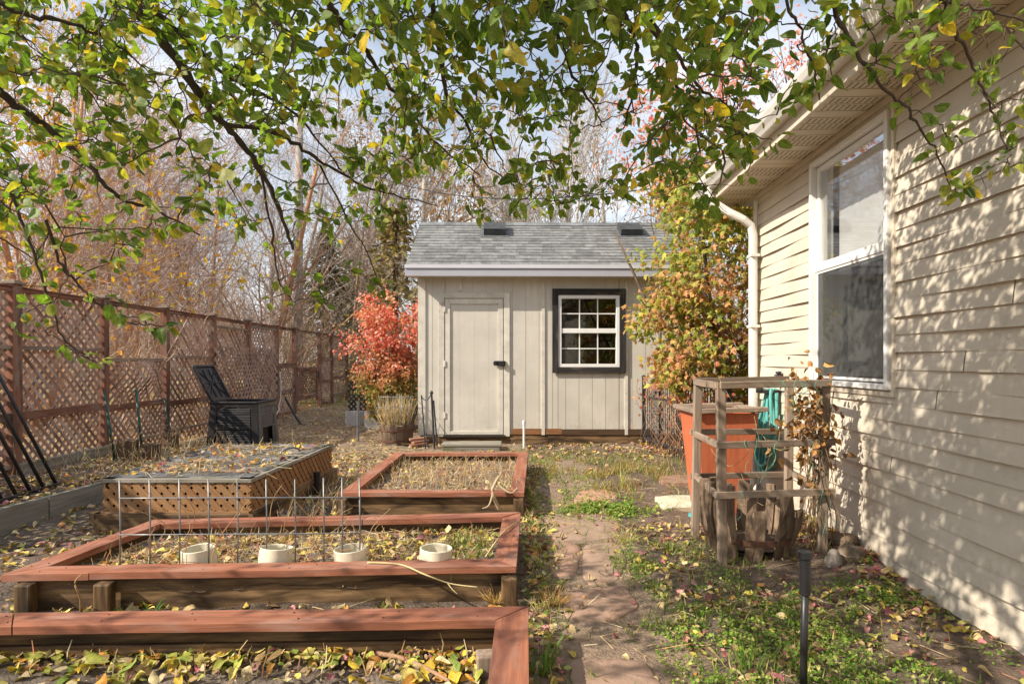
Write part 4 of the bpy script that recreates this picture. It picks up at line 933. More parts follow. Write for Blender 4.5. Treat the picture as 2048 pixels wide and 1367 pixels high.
# broken barrel in it
bc2 = A(1.565, 3.97, 0); bb = thing('broken_barrel', 'broken old barrel with missing staves standing inside the wooden cage', 'barrel', bc2)
for a_, lean, h in ((-176, .0, .47), (-161, .04, .45), (-147, 0, .43), (-133, .05, .45), (-112, -.03, .40), (-100, .02, .37), (-70, .04, .40), (-56, .0, .43), (-43, .10, .33), (24, 0, .36), (40, 0, .40), (62, .02, .35), (78, 0, .41), (96, 0, .38), (112, 0, .42), (132, 0, .43), (152, 0, .42), (168, 0, .43)):
    a = math.radians(a_); rd = A(math.cos(a), math.sin(a), 0); tg = A(-rd[1], rd[0], 0); mb = MB(); V = []; wv = .025+.009*rng.random(); twist_ = .02*rng.normal(); zz = np.linspace(-.03, h, 6)
    for z in zz:
        r = .255+.055*math.sin(math.pi*min(max(z/.5, 0), 1)*.75)+lean*z*1.2; jag = .008*rng.normal(); w2 = wv*(.85+.35*math.sin(math.pi*(z+.03)/(h+.2)))
        for sx, sr in ((-1, 0), (1, 0), (1, -.026), (-1, -.026)): V.append(bc2+rd*(r+sr+.006*rng.normal()*(sr == 0))+tg*(sx*w2+jag*.4+twist_*z*2)+A(0, 0, z+(jag*2 if z == zz[-1] else 0)))
    f = [[i*4+k, i*4+(k+1) % 4, i*4+4+(k+1) % 4, i*4+4+k] for i in range(5) for k in range(4)]+[[20, 21, 22, 23], [3, 2, 1, 0]]
    Vn = np.array(V); mb.add(V, f, A(1, 1, 1)*(1+.8*(rng.random()-.5)), np.stack([Vn[:, 2]+a_, Vn[:, 0], Vn[:, 1]], 1)); mb.build('stave', M['oak'], bb, bevel=.003)
mb = MB(); an = np.radians(np.linspace(-178, -36, 26)); V = []
for t in an: V += [bc2+A(r*math.cos(t), r*math.sin(t), z) for r, z in ((.284, .10), (.288, .10), (.296, .14), (.290, .14))]
mb.add(V, [[i*4+k, i*4+(k+1) % 4, i*4+4+(k+1) % 4, i*4+4+k] for i in range(25) for k in range(4)]); mb.build('hoop', M['rust'], bb)
mb = MB(); mb.lathe(bc2, [(.25, .06), (.1, .1), (0, .09)], 18, col=(.17, .13, .10)); mb.build('soil', M['ground'], bb)
# red tapered bin
rb = A(1.70, 4.97, 0); bin_ = thing('red_planter_bin', 'terracotta red tapered wooden bin with pale board rim behind the wooden cage', 'bin', rb)
def bq(sx, sy, t): k = .16+.075*t; return rb+A(sx*k*1.02, sy*(k+.02), .83*t)
Q = [(-1, -1), (1, -1), (1, 1), (-1, 1)]
for i in range(4):
    a, b = Q[i], Q[(i+1) % 4]; m0, m1 = bq(*a, 0), bq(*b, 0); t0, t1 = bq(*a, 1), bq(*b, 1); n_ = nrm(np.cross(m1-m0, t0-m0))*-.02; ins = nrm(m1-m0)*.002
    V = [m0+ins, m1-ins, t1-ins, t0+ins]; V += [p+n_ for p in V]; Vn = np.array(V); mb = MB(); mb.add(V, [[0, 1, 2, 3], [7, 6, 5, 4], [0, 4, 5, 1], [1, 5, 6, 2], [2, 6, 7, 3], [3, 7, 4, 0]], (1, 1, 1), np.stack([Vn[:, 2], Vn[:, 0], Vn[:, 1]], 1)+i*3); mb.build('side_panel', M['redpaint'], bin_)
mb = MB(); z = .832
for (x0, x1, y0, y1) in ((-.285, .30, -.30, -.21), (-.285, .30, .21, .30), (-.285, -.2, -.208, .208), (.21, .30, -.208, .208)): mb.box(rb+A(x0, y0, z), A(x1-x0, 0, .03*(x1-x0)), A(0, y1-y0, 0), A(0, 0, .034))
mb.build('rim_board', M['greywood'], bin_, bevel=.004)
mb = MB(); mb.box(rb+A(-.2, -.2, .6), A(.4, 0, 0), A(0, .4, 0), A(0, 0, .1), col=(.17, .13, .10)); mb.build('soil', M['ground'], bin_)
# hose
hs = hw(5.12, .10, 1.0); mb = MB()
for k in range(9):
    w_ = .05+.016*k; dp = .66+.025*(k % 4)+.03*rng.random(); s_ = 5.12+.03*rng.normal(); t = np.linspace(0, 2*math.pi, 40, endpoint=False)
    pts = [hw(s_+.16*((1-math.cos(a))/2)+w_*math.sin(a)*(.45+1.1*((1-math.cos(a))/2)), .055+.012*(k % 5)+.014*math.sin(a*2+k), 1.0-dp*((1-math.cos(a))/2)) for a in t]; mb.tube(pts, .0125, 8, closed=True)
tag(mb.build('garden_hose', M['hose'], smooth=True, org=hs), 'coiled teal garden hose hanging on the house wall behind the cage', 'hose')
mb = MB(); mb.box(hw(5.06, .02, .97), HU*.12, HN*.16, A(0, 0, .03)); mb.box(hw(5.06, .16, .97), HU*.12, HN*.02, A(0, 0, .07)); tag(mb.build('hose_hook', M['blackmetal'], bevel=.004, org=hw(5.1, .05, .97)), 'dark hook on the house wall carrying the hose', 'hook')
mb = MB(); p0 = hw(5.02, .02, 1.12); mb.tube([p0, p0+HN*.05, p0+HN*.06-A(0, 0, .06)], .018, 8); mb.lathe(p0+HN*.03+A(0, 0, .02), [(0, .02), (.025, .015), (.025, 0), (0, -.01)], 8); tag(mb.build('wall_tap', M['ironmetal'], smooth=True, org=p0), 'small dark tap on the siding left of the house window', 'tap')

# iron fence
IA, IB = A(1.92, 8.75, 0), A(2.3, 6.3, 0); IDR = nrm(IB-IA); IL = np.linalg.norm(IB-IA)
iron = thing('iron_fence', 'black iron picket gate with arched top between the shed and the house', 'iron fence', (IA+IB)/2)
def itop(t): return .88+.36*math.sin(math.pi*min(max((t-.08)/.8, 0), 1))**1.3
mb = MB()
for t in (0, .98):
    mb = MB(); mb.box(IA+IDR*IL*t+A(-.02, -.02, -.05), A(.045, 0, 0), A(0, .045, 0), A(0, 0, 1.05)); p = mb.build('post', M['ironmetal'], iron)
    mb = MB(); mb.lathe(IA+IDR*IL*t+A(0, 0, 1.0), [(.032, 0), (.032, .02), (0, .04)], 8); mb.build('post_cap', M['ironmetal'], p)
for t in np.linspace(.03, .96, 34):
    mb = MB(); p = IA+IDR*IL*t; mb.tube([p+A(0, 0, .02), p+A(0, 0, itop(t))], .0075, 6); mb.build('picket', M['ironmetal'], iron)
mb = MB(); tt = np.linspace(0, .98, 24); mb.tube([IA+IDR*IL*t+A(0, 0, itop(t)) for t in tt], .013, 6)
for z in (.12, .72): mb.bar(IA+A(0, 0, z), IB+A(0, 0, z), .025, .025)
mb.build('rail', M['ironmetal'], iron)
mb = MB(); p = A(2.13, 8.6, 0); mb.tube([p, p+A(0, 0, 1.75)], .017, 8); mb.tube([p+A(.025*math.cos(a), .025*math.sin(a), .1+a*.024) for a in np.linspace(0, 60, 300)], .008, 4)
tag(mb.build('arbor_pole', M['ironmetal'], smooth=True, org=p), 'thin dark pole with a spiral winding behind the iron gate', 'pole')

# sprinkler riser
rp_ = A(1.095, 2.25, 0); ri = thing('sprinkler_riser', 'black plastic riser with thick top standing in the near ground by the house', 'riser', rp_)
mb = MB(); mb.tube([rp_+A(-.004, 0, -.1), rp_+A(.0, 0, .2), rp_+A(.004, 0, .38)], .0135, 14); mb.build('tube', M['blackmetal'], ri, smooth=True)
mb = MB(); mb.lathe(rp_+A(.004, 0, 0), [(.014, .372), (.0195, .374), (.0205, .40), (.0205, .505), (.026, .51), (.0265, .534), (.021, .536), (.0, .532)], 28); mb.build('head', M['blackmetal'], ri)

# stones
def poly_stone(name, pts, th, mat, lab, cat, group=None, col=(1, 1, 1), zoff=.004):
    c = np.mean(pts, 0); n = 40; P2 = []
    m = len(pts)
    for k in range(n):
        t = k/n*m; i = int(t); f = t-i; p = np.array(pts[i % m])*(1-f)+np.array(pts[(i+1) % m])*f; P2.append(p+rng.normal(size=2)*.006)
    P2 = np.array(P2); P2 = P2*.5+np.roll(P2, 1, 0)*.25+np.roll(P2, -1, 0)*.25; z = float(gh(c[0], c[1]))+zoff
    V = [[*p, z-.05] for p in P2]+[[*p, z+th-.006] for p in P2]+[[*(c+(p-c)*.96), z+th+.003*rng.normal()] for p in P2]+[[*(c+(p-c)*.5), z+th+.0015*rng.normal()] for p in P2]+[[*c, z+th]]
    f = [[r*n+k, r*n+(k+1) % n, (r+1)*n+(k+1) % n, (r+1)*n+k] for r in range(3) for k in range(n)]+[[3*n+k, 3*n+(k+1) % n, 4*n] for k in range(n)]
    mb = MB(); mb.add(V, f, col); return tag(mb.build(name, mat, org=A(c[0], c[1], z), smooth=th < .015), lab, cat, group)
def gp(*a): return [tuple(G(x, y)[:2]) for x, y in a]
gs = 'flagstones of the garden path'
poly_stone('flagstone', gp((1146, 1003), (1160, 983), (1195, 978), (1232, 986), (1236, 998), (1190, 1003)), .02, M['stone'], 'clean red flagstone island among green weeds halfway up the path', 'flagstone', gs, (1.35, 1.1, 1.0))
poly_stone('flagstone', gp((1318, 974), (1318, 961), (1395, 959), (1400, 977)), .03, M['stone'], 'long reddish flagstone beside the red bin', 'flagstone', gs, (.95, .8, .75))
poly_stone('pale_slab', gp((1326, 1024), (1308, 1000), (1380, 997), (1420, 1018), (1400, 1022)), .035, M['slab'], 'thin pale greenish slab lying next to the red bin', 'slab')
for pts, lab, col in ((((1092, 1112), (1095, 1082), (1158, 1082), (1162, 1108), (1152, 1147), (1104, 1150)), 'reddish path flagstone beside the middle of the wide bed, split by weeds on its right', (1.1, .95, .9)),
    (((1166, 1150), (1166, 1085), (1240, 1080), (1256, 1120), (1232, 1160), (1180, 1166)), 'large tan path flagstone right of the split', (1.05, .98, .95)),
    (((1130, 1236), (1128, 1180), (1180, 1176), (1250, 1166), (1280, 1212), (1230, 1238)), 'worn flagstone in the middle of the path, level with the wide bed front', (1.0, .9, .86)),
    (((1100, 1076), (1080, 1040), (1120, 1030), (1235, 1034), (1240, 1072), (1170, 1078)), 'dusty flagstone past the back corner of the wide bed', (1.0, .96, .94)),
    (((1120, 945), (1105, 921), (1200, 919), (1215, 940), (1160, 948)), 'grey flagstone nearly buried beside the bed by the shed', (.8, .8, .82)),
    (((1140, 1372), (1142, 1316), (1196, 1312), (1290, 1318), (1330, 1372)), 'nearest flagstone at the bottom of the path', (1.0, .92, .9))):
    poly_stone('flagstone', gp(*pts), .004, M['stone'], lab, 'flagstone', gs, col)
def rock(c, r, lab, col):
    mb = MB(); n, m = 14, 9; V = []
    sd = rng.random()*50
    for i in range(m):
        ph = math.pi*i/(m-1)
        for k in range(n):
            th = 2*math.pi*k/n; d = A(math.sin(ph)*math.cos(th), math.sin(ph)*math.sin(th), math.cos(ph)); q_ = 1+.5*float(noise(d[0]*1.5+sd, d[1]*1.5+d[2]*2, 1.0, 3))
            V.append(c+d*A(*r)*q_)
    mb.add(V, [[i*n+k, (i+1)*n+k, (i+1)*n+(k+1) % n, i*n+(k+1) % n] for i in range(m-1) for k in range(n)], col); tag(mb.build('rock', M['rock'], smooth=False, org=c-A(0, 0, r[2])), lab, 'rock', 'rocks at the house corner')
rock(A(2.06, 3.66, .07), (.075, .07, .07), 'brown rock wedged at the foot of the cage by the house wall', (1, .88, .75)); rock(A(1.93, 3.60, .04), (.05, .05, .075), 'small pale grey upright rock in front of the brown one', (1.3, 1.3, 1.3)); rock(A(2.12, 3.85, .1), (.10, .08, .04), 'flat dark rock behind the brown rock against the siding', (.75, .62, .5))
mb = MB(); o = G(1385, 1033); mb.lathe(o+A(0, 0, 0), [(.0, .03), (.03, .03), (.035, 0)], 12); tag(mb.build('plastic_scrap', M['teal'], org=o), 'tiny turquoise plastic scrap lying beside the red bin', 'plastic scrap')

# ================================================================== PLANTS ON THE RIGHT
def frand(n): return rng.random(n)
vine = thing('dry_vine', 'withered brown vine hanging on the right side of the wooden cage', 'vine', A(1.9, 3.8, 0)); mb = MB(); ml = MB()
for k in range(26):
    x, y = 1.93+.05*rng.normal(), 3.78+.07*rng.normal(); t = np.linspace(0, 1, 9); top = .75+.4*rng.random()
    pts = np.stack([x+.05*np.sin(t*7+k)+(.03*rng.normal())*t, y+.05*np.cos(t*6+k), .05+t*top], 1); mb.tube(pts, .0022, 4, col=A(.30, .2, .1)*(1+.3*rng.normal()))
for k in range(14):
    a = A(1.45+.5*rng.random(), 3.7+.1*rng.normal(), .3+.7*rng.random()); t = np.linspace(0, 1, 7); d = rng.normal(size=3)*.22; pts = a+t[:, None]*d+np.stack([0*t, 0*t, -.12*np.sin(t*3.1)], 1); mb.tube(pts, .0016, 4, col=(.42, .33, .16))
n = 330; pos = np.stack([1.875+.075*rng.normal(size=n), 3.78+.06*rng.normal(size=n), .86+.17*rng.normal(size=n)], 1); pos[:, 0] += (pos[:, 2] < .8)*.02
put_leaves(ml, CURLED, pos, nrm(rdir(n)+A(0, 0, -.9)), rdir(n), rng.uniform(.03, .065, n), pick([(3, .30, .16, .07), (2, .42, .22, .09), (1, .18, .09, .05), (1, .5, .3, .12)], n))
mb.build('stem', M['straw'], vine); ml.build('foliage', M['litter'], vine)
twn = thing('garden_twine', 'loose green twine tied round the rails of the wooden cage', 'twine', A(1.6, 3.64, .9))
for k in range(16):
    x0 = 1.32+.6*rng.random(); z0 = rng.choice([1.1, .74, .43]); t = np.linspace(0, 1, 8); pts = np.stack([x0+.02*np.sin(t*9+k)+t*.06*rng.normal(), 3.64+.01*np.cos(t*9)+0*t, z0+.03-t*(.08+.22*rng.random())], 1); mb = MB(); mb.tube(pts, .0017, 4); mb.build('strand', M['twine'], twn)

IVY = [(3, .50, .17, .11), (2, .42, .11, .08), (1, .34, .22, .07), (1, .5, .28, .14)]
iv = thing('red_vine', 'red leaved creeper tangled over the iron gate', 'vine', (IA+IB)/2+A(0, -.05, 0)); mb, ml = MB(), MB()
for k in range(60):
    t0 = rng.random(); p = IA+IDR*IL*t0; tt = np.linspace(0, 1, 8); mb.tube(np.stack([p[0]+.12*np.sin(tt*5+k)-.04, p[1]+.12*np.cos(tt*4+2*k), tt*(.5+.6*rng.random())], 1), .003, 4, col=A(.3, .16, .09)*(1+.3*rng.normal()))
n = 420; t0 = rng.random(n); pos = IA+IDR*IL*t0[:, None]+np.stack([-.05+.09*rng.normal(size=n), .1*rng.normal(size=n), .78+.22*rng.normal(size=n)+.2*np.sin(t0*3.14)], 1)
m_ = fbm(pos[:, 1], pos[:, 2], 5, 2)+.15*(pos[:, 2] > .7) > -.02; pos = pos[m_]; n = len(pos)
put_leaves(ml, STAR, pos, nrm(rdir(n)+A(-.2, -.2, -.8)), nrm(rdir(n)*.6+A(-.6, -.5, .6)), rng.uniform(.04, .085, n), pick(IVY, n)); mb.build('stem', M['straw'], iv); ml.build('foliage', M['fall'], iv)

def trunk_tubes(sg, N, col, root, sides):
    b = np.where(sg[4] < 1)[0]; n = len(b)//N
    for k in range(N):
        j = b[k::N]; mb = MB(); mb.tube(np.concatenate([sg[0][j[:1]], sg[1][j]]), np.concatenate([sg[2][j[:1]], sg[3][j]]), sides, col=np.array(col)); mb.build('trunk', M['bark'], root, smooth=True)
def crown_tree(name, label, cat, base, trunks, spec, leafn, lsize, pal, T, keep=None, group=None, barkcol=(.2, .15, .11), droop=.6, spread=.1, mat='fall', colfn=None, light=True):
    root = thing(name, label, cat, base, group); S_, D_, L_, R_ = zip(*trunks)
    sg, tips = grow(np.array(S_), np.array(D_), np.array(L_), np.array(R_), spec)
    big = sg[4] < 1; trunk_tubes(sg, len(S_), barkcol, root, 8)
    mb = MB(); s_ = ~big
    if keep is not None: kk = keep(sg[1]); s_ &= kk
    mb.segs(sg[0][s_], sg[1][s_], sg[2][s_], sg[3][s_], 4, np.array(barkcol)); mb.build('branches', M['twig'], root)
    if leafn:
        tp, td = tips
        if keep is not None: k2 = keep(tp); tp, td = tp[k2], td[k2]
        i = rng.integers(len(tp), size=leafn); pos = tp[i]+rng.normal(size=(leafn, 3))*spread; d = nrm(td[i]*.5+rdir(leafn)*.9+A(0, 0, -droop)); up = nrm(rdir(leafn)*.8+A(-.5, -.4, .8))
        c = pick(pal, leafn)
        if colfn is not None: c = colfn(pos, c)
        ml = MB(); put_leaves(ml, T, pos, d, up, rng.uniform(*lsize, leafn), c); ml.build('crown', M[mat], root)
    return root
# maple beside the shed
MP = [(4, .38, .37, .08), (6, .24, .30, .065), (2.5, .48, .41, .10), (2, .50, .28, .11), (1, .55, .27, .18)]
def mcol(p, c):
    m = fbm(p[:, 0]+p[:, 1]*.3, p[:, 2], 2.2, 4, 3)+.16*(1-sstep(1.6, 2.3, p[:, 2]))*sstep(1.8, 2.3, p[:, 0])+.14*sstep(2.8, 3.8, p[:, 2])-.07
    k = np.clip(m*3.4, 0, 1)[:, None]*.85; k = k*(rng.random((len(p), 1)) < .75); return c*(1-k)+k*np.array([.54, .25, .15])*(c.mean(1, keepdims=True)/.25)
def mkeep(p):
    px = CX+p[:, 0]/p[:, 1]*F; py = HZ-(p[:, 2]-CH)/p[:, 1]*F
    edge = np.interp(py, [250, 300, 350, 420, 480, 520, 548, 575, 600, 640, 680, 720, 770, 800], [1380, 1330, 1305, 1266, 1262, 1282, 1342, 1312, 1290, 1292, 1328, 1322, 1345, 1480])+70*noise(py*.035, p[:, 1]*1.2, 1, 9)
    return (px > edge) & ~((p[:, 0] > WX(np.minimum(p[:, 1], 5.67))-.55)*(p[:, 1] < 5.95)) & (p[:, 1] < 8.75) & (p[:, 1] > 5.9)
tb = A(2.75, 7.35, 0)
crown_tree('maple_tree', 'yellow green and orange maple overhanging the right end of the shed', 'tree', tb,
  [(tb+A(0, 0, -.1), A(-.14, .0, 1), 3.0, .055), (tb+A(.2, .1, -.1), A(-.26, -.02, 1), 2.7, .045), (tb+A(.1, .2, -.1), A(-.3, .12, 1), 3.3, .04), (tb+A(-.1, -.3, -.1), A(-.30, -.1, 1), 2.3, .032), (tb+A(-.15, .0, -.1), A(-.25, -.3, 1), 3.2, .035), (tb+A(.1, -.2, -.1), A(.12, -.15, 1), 2.6, .045), (tb+A(-.05, -.1, -.1), A(-.62, -.1, .9), 1.35, .028), (tb+A(.3, -.2, -.1), A(.55, -.2, .9), 2.0, .035), (tb+A(-.1, .1, -.1), A(-.45, .2, .6), 1.5, .028)],
  [dict(n=7, wob=.08, up=.04, kids=7, rng=(.25, 1), ang=(40, 80), ls=.58, rs=.5), dict(n=5, wob=.14, up=-.02, kids=6, rng=(.3, 1), ang=(25, 60), ls=.55, rs=.5), dict(n=4, wob=.18, up=-.06, kids=3, rng=(.3, 1), ang=(20, 55), ls=.6, rs=.6, rmin=.0022), dict(n=3, wob=.2, up=-.1, taper=.4)],
  15500, (.068, .112), MP, STAR, keep=mkeep, barkcol=(.16, .12, .09), droop=.75, spread=.09, colfn=mcol)
# pink tree behind the house
tb = A(4.4, 9.8, 0)
crown_tree('pink_leaved_tree', 'thinly leaved pink and red tree rising behind the house gutter', 'tree', tb,
  [(tb, A(-.05, 0, 1), 5.2, .12), (tb+A(.6, .2, 0), A(.2, .1, 1), 5.4, .1), (tb+A(-.3, .1, 0), A(-.12, .1, 1), 5.2, .08)],
  [dict(n=8, wob=.05, up=.05, kids=9, rng=(.55, 1), ang=(20, 60), ls=.5, rs=.5), dict(n=5, wob=.12, up=.06, kids=6, rng=(.25, 1), ang=(20, 50), ls=.55, rs=.5), dict(n=4, wob=.15, up=.03, kids=5, rng=(.2, 1), ang=(20, 55), ls=.55, rs=.6, rmin=.004), dict(n=3, wob=.2, rmin=.003)],
  4600, (.055, .10), [(4, .70, .26, .27), (3, .68, .34, .32), (1, .60, .33, .16), (1, .5, .12, .14)], SMALL, barkcol=(.27, .22, .19), spread=.08)
# burning bush
tb = A(-2.05, 10.75, 0); tk = []
for k in range(26):
    a = rng.random()*6.28; r = .28*rng.random(); tk.append((tb+A(r*math.cos(a), r*math.sin(a), 0), A(.27*math.cos(a), .27*math.sin(a), 1)+rng.normal(size=3)*.10, 1.5+.5*rng.random() if k % 3 else .9, .016))
def bcol(p, c):
    m = np.clip(sstep(.85, 1.65, p[:, 2]+.35*fbm(p[:, 0], p[:, 2], 2.4, 6)+.2*np.hypot(p[:, 0]-tb[0], p[:, 1]-tb[1])), 0, 1)[:, None]; g = pick([(2, .22, .24, .07), (2, .34, .26, .09), (1, .45, .2, .1)], len(p)); return c*m+g*(1-m)
def bkeep(p):
    px = CX+p[:, 0]/p[:, 1]*F; py = HZ-(p[:, 2]-CH)/p[:, 1]*F
    return px > np.interp(py, [560, 590, 620, 660, 720, 770, 820, 850], [790, 745, 700, 680, 690, 715, 745, 755])+34*noise(py*.06, p[:, 1]*2.5, 1, 3)
crown_tree('burning_bush', 'round red leaved shrub left of the shed', 'shrub', tb, tk,
  [dict(n=6, wob=.1, up=.05, kids=7, rng=(.1, 1), ang=(20, 60), ls=.42, rs=.55), dict(n=4, wob=.15, up=.05, kids=4, rng=(.2, 1), ang=(20, 50), ls=.6, rs=.6, rmin=.003), dict(n=3, wob=.2)],
  13000, (.045, .085), [(4, .62, .15, .13), (4, .70, .28, .24), (3, .75, .42, .36), (2, .50, .08, .07)], SMALL, barkcol=(.26, .2, .15), droop=.35, spread=.06, colfn=bcol, keep=bkeep)

# ================================================================== TREES BEYOND THE FENCE
BSPEC = [dict(n=9, wob=.05, up=.04, kids=13, rng=(.12, 1), ang=(20, 60), ls=.52, rs=.42), dict(n=6, wob=.1, up=.04, kids=10, rng=(.1, 1), ang=(20, 60), ls=.52, rs=.5), dict(n=5, wob=.14, up=.02, kids=7, rng=(.1, 1), ang=(20, 65), ls=.55, rs=.55, rmin=.0065), dict(n=3, wob=.2, up=.0, rmin=.0055)]
def bare_tree(base, h, r, lab, bark, twig, stems=1, lean=(0, 0), group='bare trees beyond the lattice fence', spec=BSPEC, leaf=0, pal=None, lsize=(.06, .1), kids=None, name='bare_tree', rmin=1.0):
    base = A(*base, 0) if len(base) == 2 else A(*base); root = thing(name, lab, 'tree', base, group); S_, D_, L_, R_ = [], [], [], []
    for k in range(stems):
        a = rng.random()*6.28; off = A(math.cos(a), math.sin(a), 0)*(0 if stems == 1 else r*2.2); S_.append(base+off-A(0, 0, .1)); D_.append(A(lean[0], lean[1], 1)+(off*1.2/ max(r*2.2, .01)*.16 if stems > 1 else 0)); L_.append(h*(.8+.3*rng.random())); R_.append(r*(1 if stems == 1 else .75))
    sg, tips = grow(S_, D_, L_, R_, spec); big = sg[4] < 1
    trunk_tubes(sg, len(S_), bark, root, 9)
    mb = MB(); s_ = ~big; lv = sg[4][s_]; c = np.where((lv < 2)[:, None], np.array(bark)[None], np.array(twig)[None])*(1+.2*rng.normal(size=(s_.sum(), 1))); mb.segs(sg[0][s_], sg[1][s_], sg[2][s_], sg[3][s_], 3, np.clip(c, .01, .9)); mb.build('crown', M['twig'], root)
    if leaf:
        i = rng.integers(len(tips[0]), size=leaf); ml = MB(); put_leaves(ml, SMALL, tips[0][i]+rng.normal(size=(leaf, 3))*.06, nrm(rdir(leaf)+A(0, 0, -.7)), rdir(leaf), rng.uniform(*lsize, leaf), pick(pal, leaf)); ml.build('leaves', M['fall'], root)
    return root
OR, OT = (.50, .27, .15), (.55, .43, .36)
def atp(px, Y): return ((px-1024)/1200*Y, Y)
YL = [(3, .68, .45, .05), (2, .65, .32, .06), (1, .5, .4, .08)]
bare_tree(atp(75, 11.5), 6.5, .11, 'thick orange barked tree beyond the fence near the left end with yellow leaves', OR, OT, 2, (-.05, 0), leaf=900, pal=YL, lsize=(.08, .13))
bare_tree(atp(20, 10.3), 7, .09, 'yellow leaved tree rising at the left edge beyond the fence', OR, OT, 2, (.03, 0), leaf=3400, pal=YL, lsize=(.08, .13))
bare_tree(atp(165, 13), 6.5, .10, 'orange barked tree forking low behind the second fence panel', OR, OT, 2, (.03, 0), leaf=250, pal=[(1, .6, .3, .08)])
bare_tree(atp(262, 14.5), 7, .085, 'slender many stemmed tree seen through the open fence panel', OR, OT, 3, (.02, 0))
bare_tree(atp(345, 16), 7.5, .10, 'bare tree behind the third fence post', (.40, .25, .16), OT, 2)
bare_tree(atp(430, 18), 8, .11, 'bare tree behind the compost bin', (.38, .25, .17), OT, 2, leaf=200, pal=[(1, .55, .27, .1)])
bare_tree(atp(525, 17), 8.5, .12, 'leaning orange barked tree left of the utility pole', OR, (.42, .33, .27), 1, (.22, 0))
bare_tree(atp(555, 22), 9.5, .14, 'pale barked bare tree just behind the leaning one', (.48, .40, .34), (.44, .37, .32), 2, (.02, 0))
bare_tree(atp(690, 21), 8, .09, 'bare twiggy tree right of the utility pole', (.38, .28, .21), (.40, .33, .28), 3)
bare_tree(atp(20, 15), 8.5, .12, 'tall bare tree farther back at the left edge', OR, OT, 2)
bare_tree(atp(120, 19), 9, .12, 'tall bare tree farther back behind the second panel', (.38, .25, .17), OT, 2)
bare_tree(atp(300, 22), 9.5, .13, 'tall grey bare tree deep behind the open panel', (.40, .32, .26), (.42, .35, .3), 2)
bare_tree(atp(400, 26), 10.5, .15, 'tallest grey bare tree deep behind the composter', (.42, .36, .31), (.44, .38, .34), 2)
# sycamore behind the shed, pale limbs with brown seed balls
SY = [dict(n=8, wob=.06, up=.02, kids=13, rng=(.25, 1), ang=(20, 70), ls=.62, rs=.5), dict(n=7, wob=.12, up=.06, kids=10, rng=(.2, 1), ang=(20, 50), ls=.45, rs=.52, rmin=.02), dict(n=5, wob=.14, up=.05, kids=7, rng=(.15, 1), ang=(20, 55), ls=.5, rs=.55, rmin=.013), dict(n=3, wob=.2, rmin=.010)]
SB = [(3, .36, .20, .12), (1, .46, .30, .18)]
bare_tree(atp(835, 25), 8.5, .26, 'pale limbed sycamore hung with brown seed clusters behind the shed roof, left', (.58, .51, .42), (.46, .40, .35), 2, (0, 0), 'pale trees behind the shed', SY, 3200, SB, (.10, .17))
bare_tree(atp(1085, 24), 8.6, .13, 'fan of straight whitish shoots rising behind the shed ridge', (.56, .51, .45), (.52, .47, .42), 9, (0, 0), 'pale trees behind the shed', [dict(n=8, wob=.03, up=.05, kids=12, rng=(.15, 1), ang=(12, 38), ls=.5, rs=.45), dict(n=5, wob=.08, up=.06, kids=8, rng=(.2, 1), ang=(15, 40), ls=.45, rs=.55, rmin=.016), dict(n=4, wob=.12, up=.04, kids=5, rng=(.2, 1), ang=(15, 45), ls=.5, rs=.6, rmin=.011), dict(n=2, wob=.15)], 500, SB, (.09, .14))
bare_tree(atp(960, 32), 11, .24, 'far sycamore with brown seed clusters behind the middle of the shed', (.55, .49, .42), (.46, .40, .35), 1, (0, 0), 'pale trees behind the shed', SY, 2600, SB, (.12, .2))
bare_tree(atp(1260, 30), 10, .2, 'pale bare tree behind the maple', (.52, .46, .40), (.46, .41, .36), 2, (0, 0), 'pale trees behind the shed', SY, 900, SB, (.11, .17))
bare_tree(atp(1560, 26), 10, .2, 'pale bare tree far behind the house roof', (.5, .44, .38), (.46, .41, .36), 2, (0, 0), 'pale trees behind the shed', SY)

def conifer(base, h, r, lab, n=3000, pal=None):
    base = A(*base, 0); root = thing('evergreen_tree', lab, 'tree', base, 'evergreens behind the red bush'); mb = MB(); mb.tube([base, base+A(0, 0, h*.5), base+A(.05, 0, h)], [r*.09, r*.06, .01], 8, col=(.12, .09, .07)); mb.build('trunk', M['bark'], root)
    t = rng.random(n)**.8; ring = np.floor(t*h/.38)*.38/h; zz = (ring+.02*rng.normal(size=n))*h+.2; a = rng.random(n)*6.28; rad = r*(1-ring)**.85*(.35+.65*rng.random(n)**.6)*(1+.5*noise(a*1.5, ring*9, 1.0, 4)*2+.3*rng.normal(size=n))
    pos = base+np.stack([rad*np.cos(a), rad*np.sin(a), zz-.18*rad+.05*rng.normal(size=n)], 1); d = nrm(np.stack([np.cos(a), np.sin(a), -.25+.3*rng.normal(size=n)], 1)+rng.normal(size=(n, 3))*.35); ml = MB(); tv = np.array([[0, -.06, 0], [0, .06, 0], [.45, .22, -.03], [1, 0, -.1], [.45, -.22, -.03], [.3, 0, .06]]); tf = [[0, 5, 4], [5, 3, 4], [5, 2, 3], [1, 2, 5], [0, 1, 5]]
    X, Y, Z = frames(d, nrm(rng.normal(size=(n, 3))*.4+A(0, 0, 1))); ml.inst(tv, tf, pos, X, Y, Z, rng.uniform(.22, .48, n)*r/2, pick(pal or [(3, .09, .11, .05), (2, .14, .14, .07), (1, .22, .17, .09)], n)); ml.build('crown', M['green'], root)
conifer(atp(650, 24), 6.2, 1.7, 'dark evergreen behind the fence gate', 2200); conifer(atp(790, 20), 6.3, 1.9, 'olive evergreen showing between the bush and the shed roof', 1100, [(3, .30, .26, .13), (2, .38, .30, .16), (2, .42, .31, .19)]); conifer(atp(705, 31), 7.4, 2.2, 'tall dark evergreen farther back between the other two', 1800)
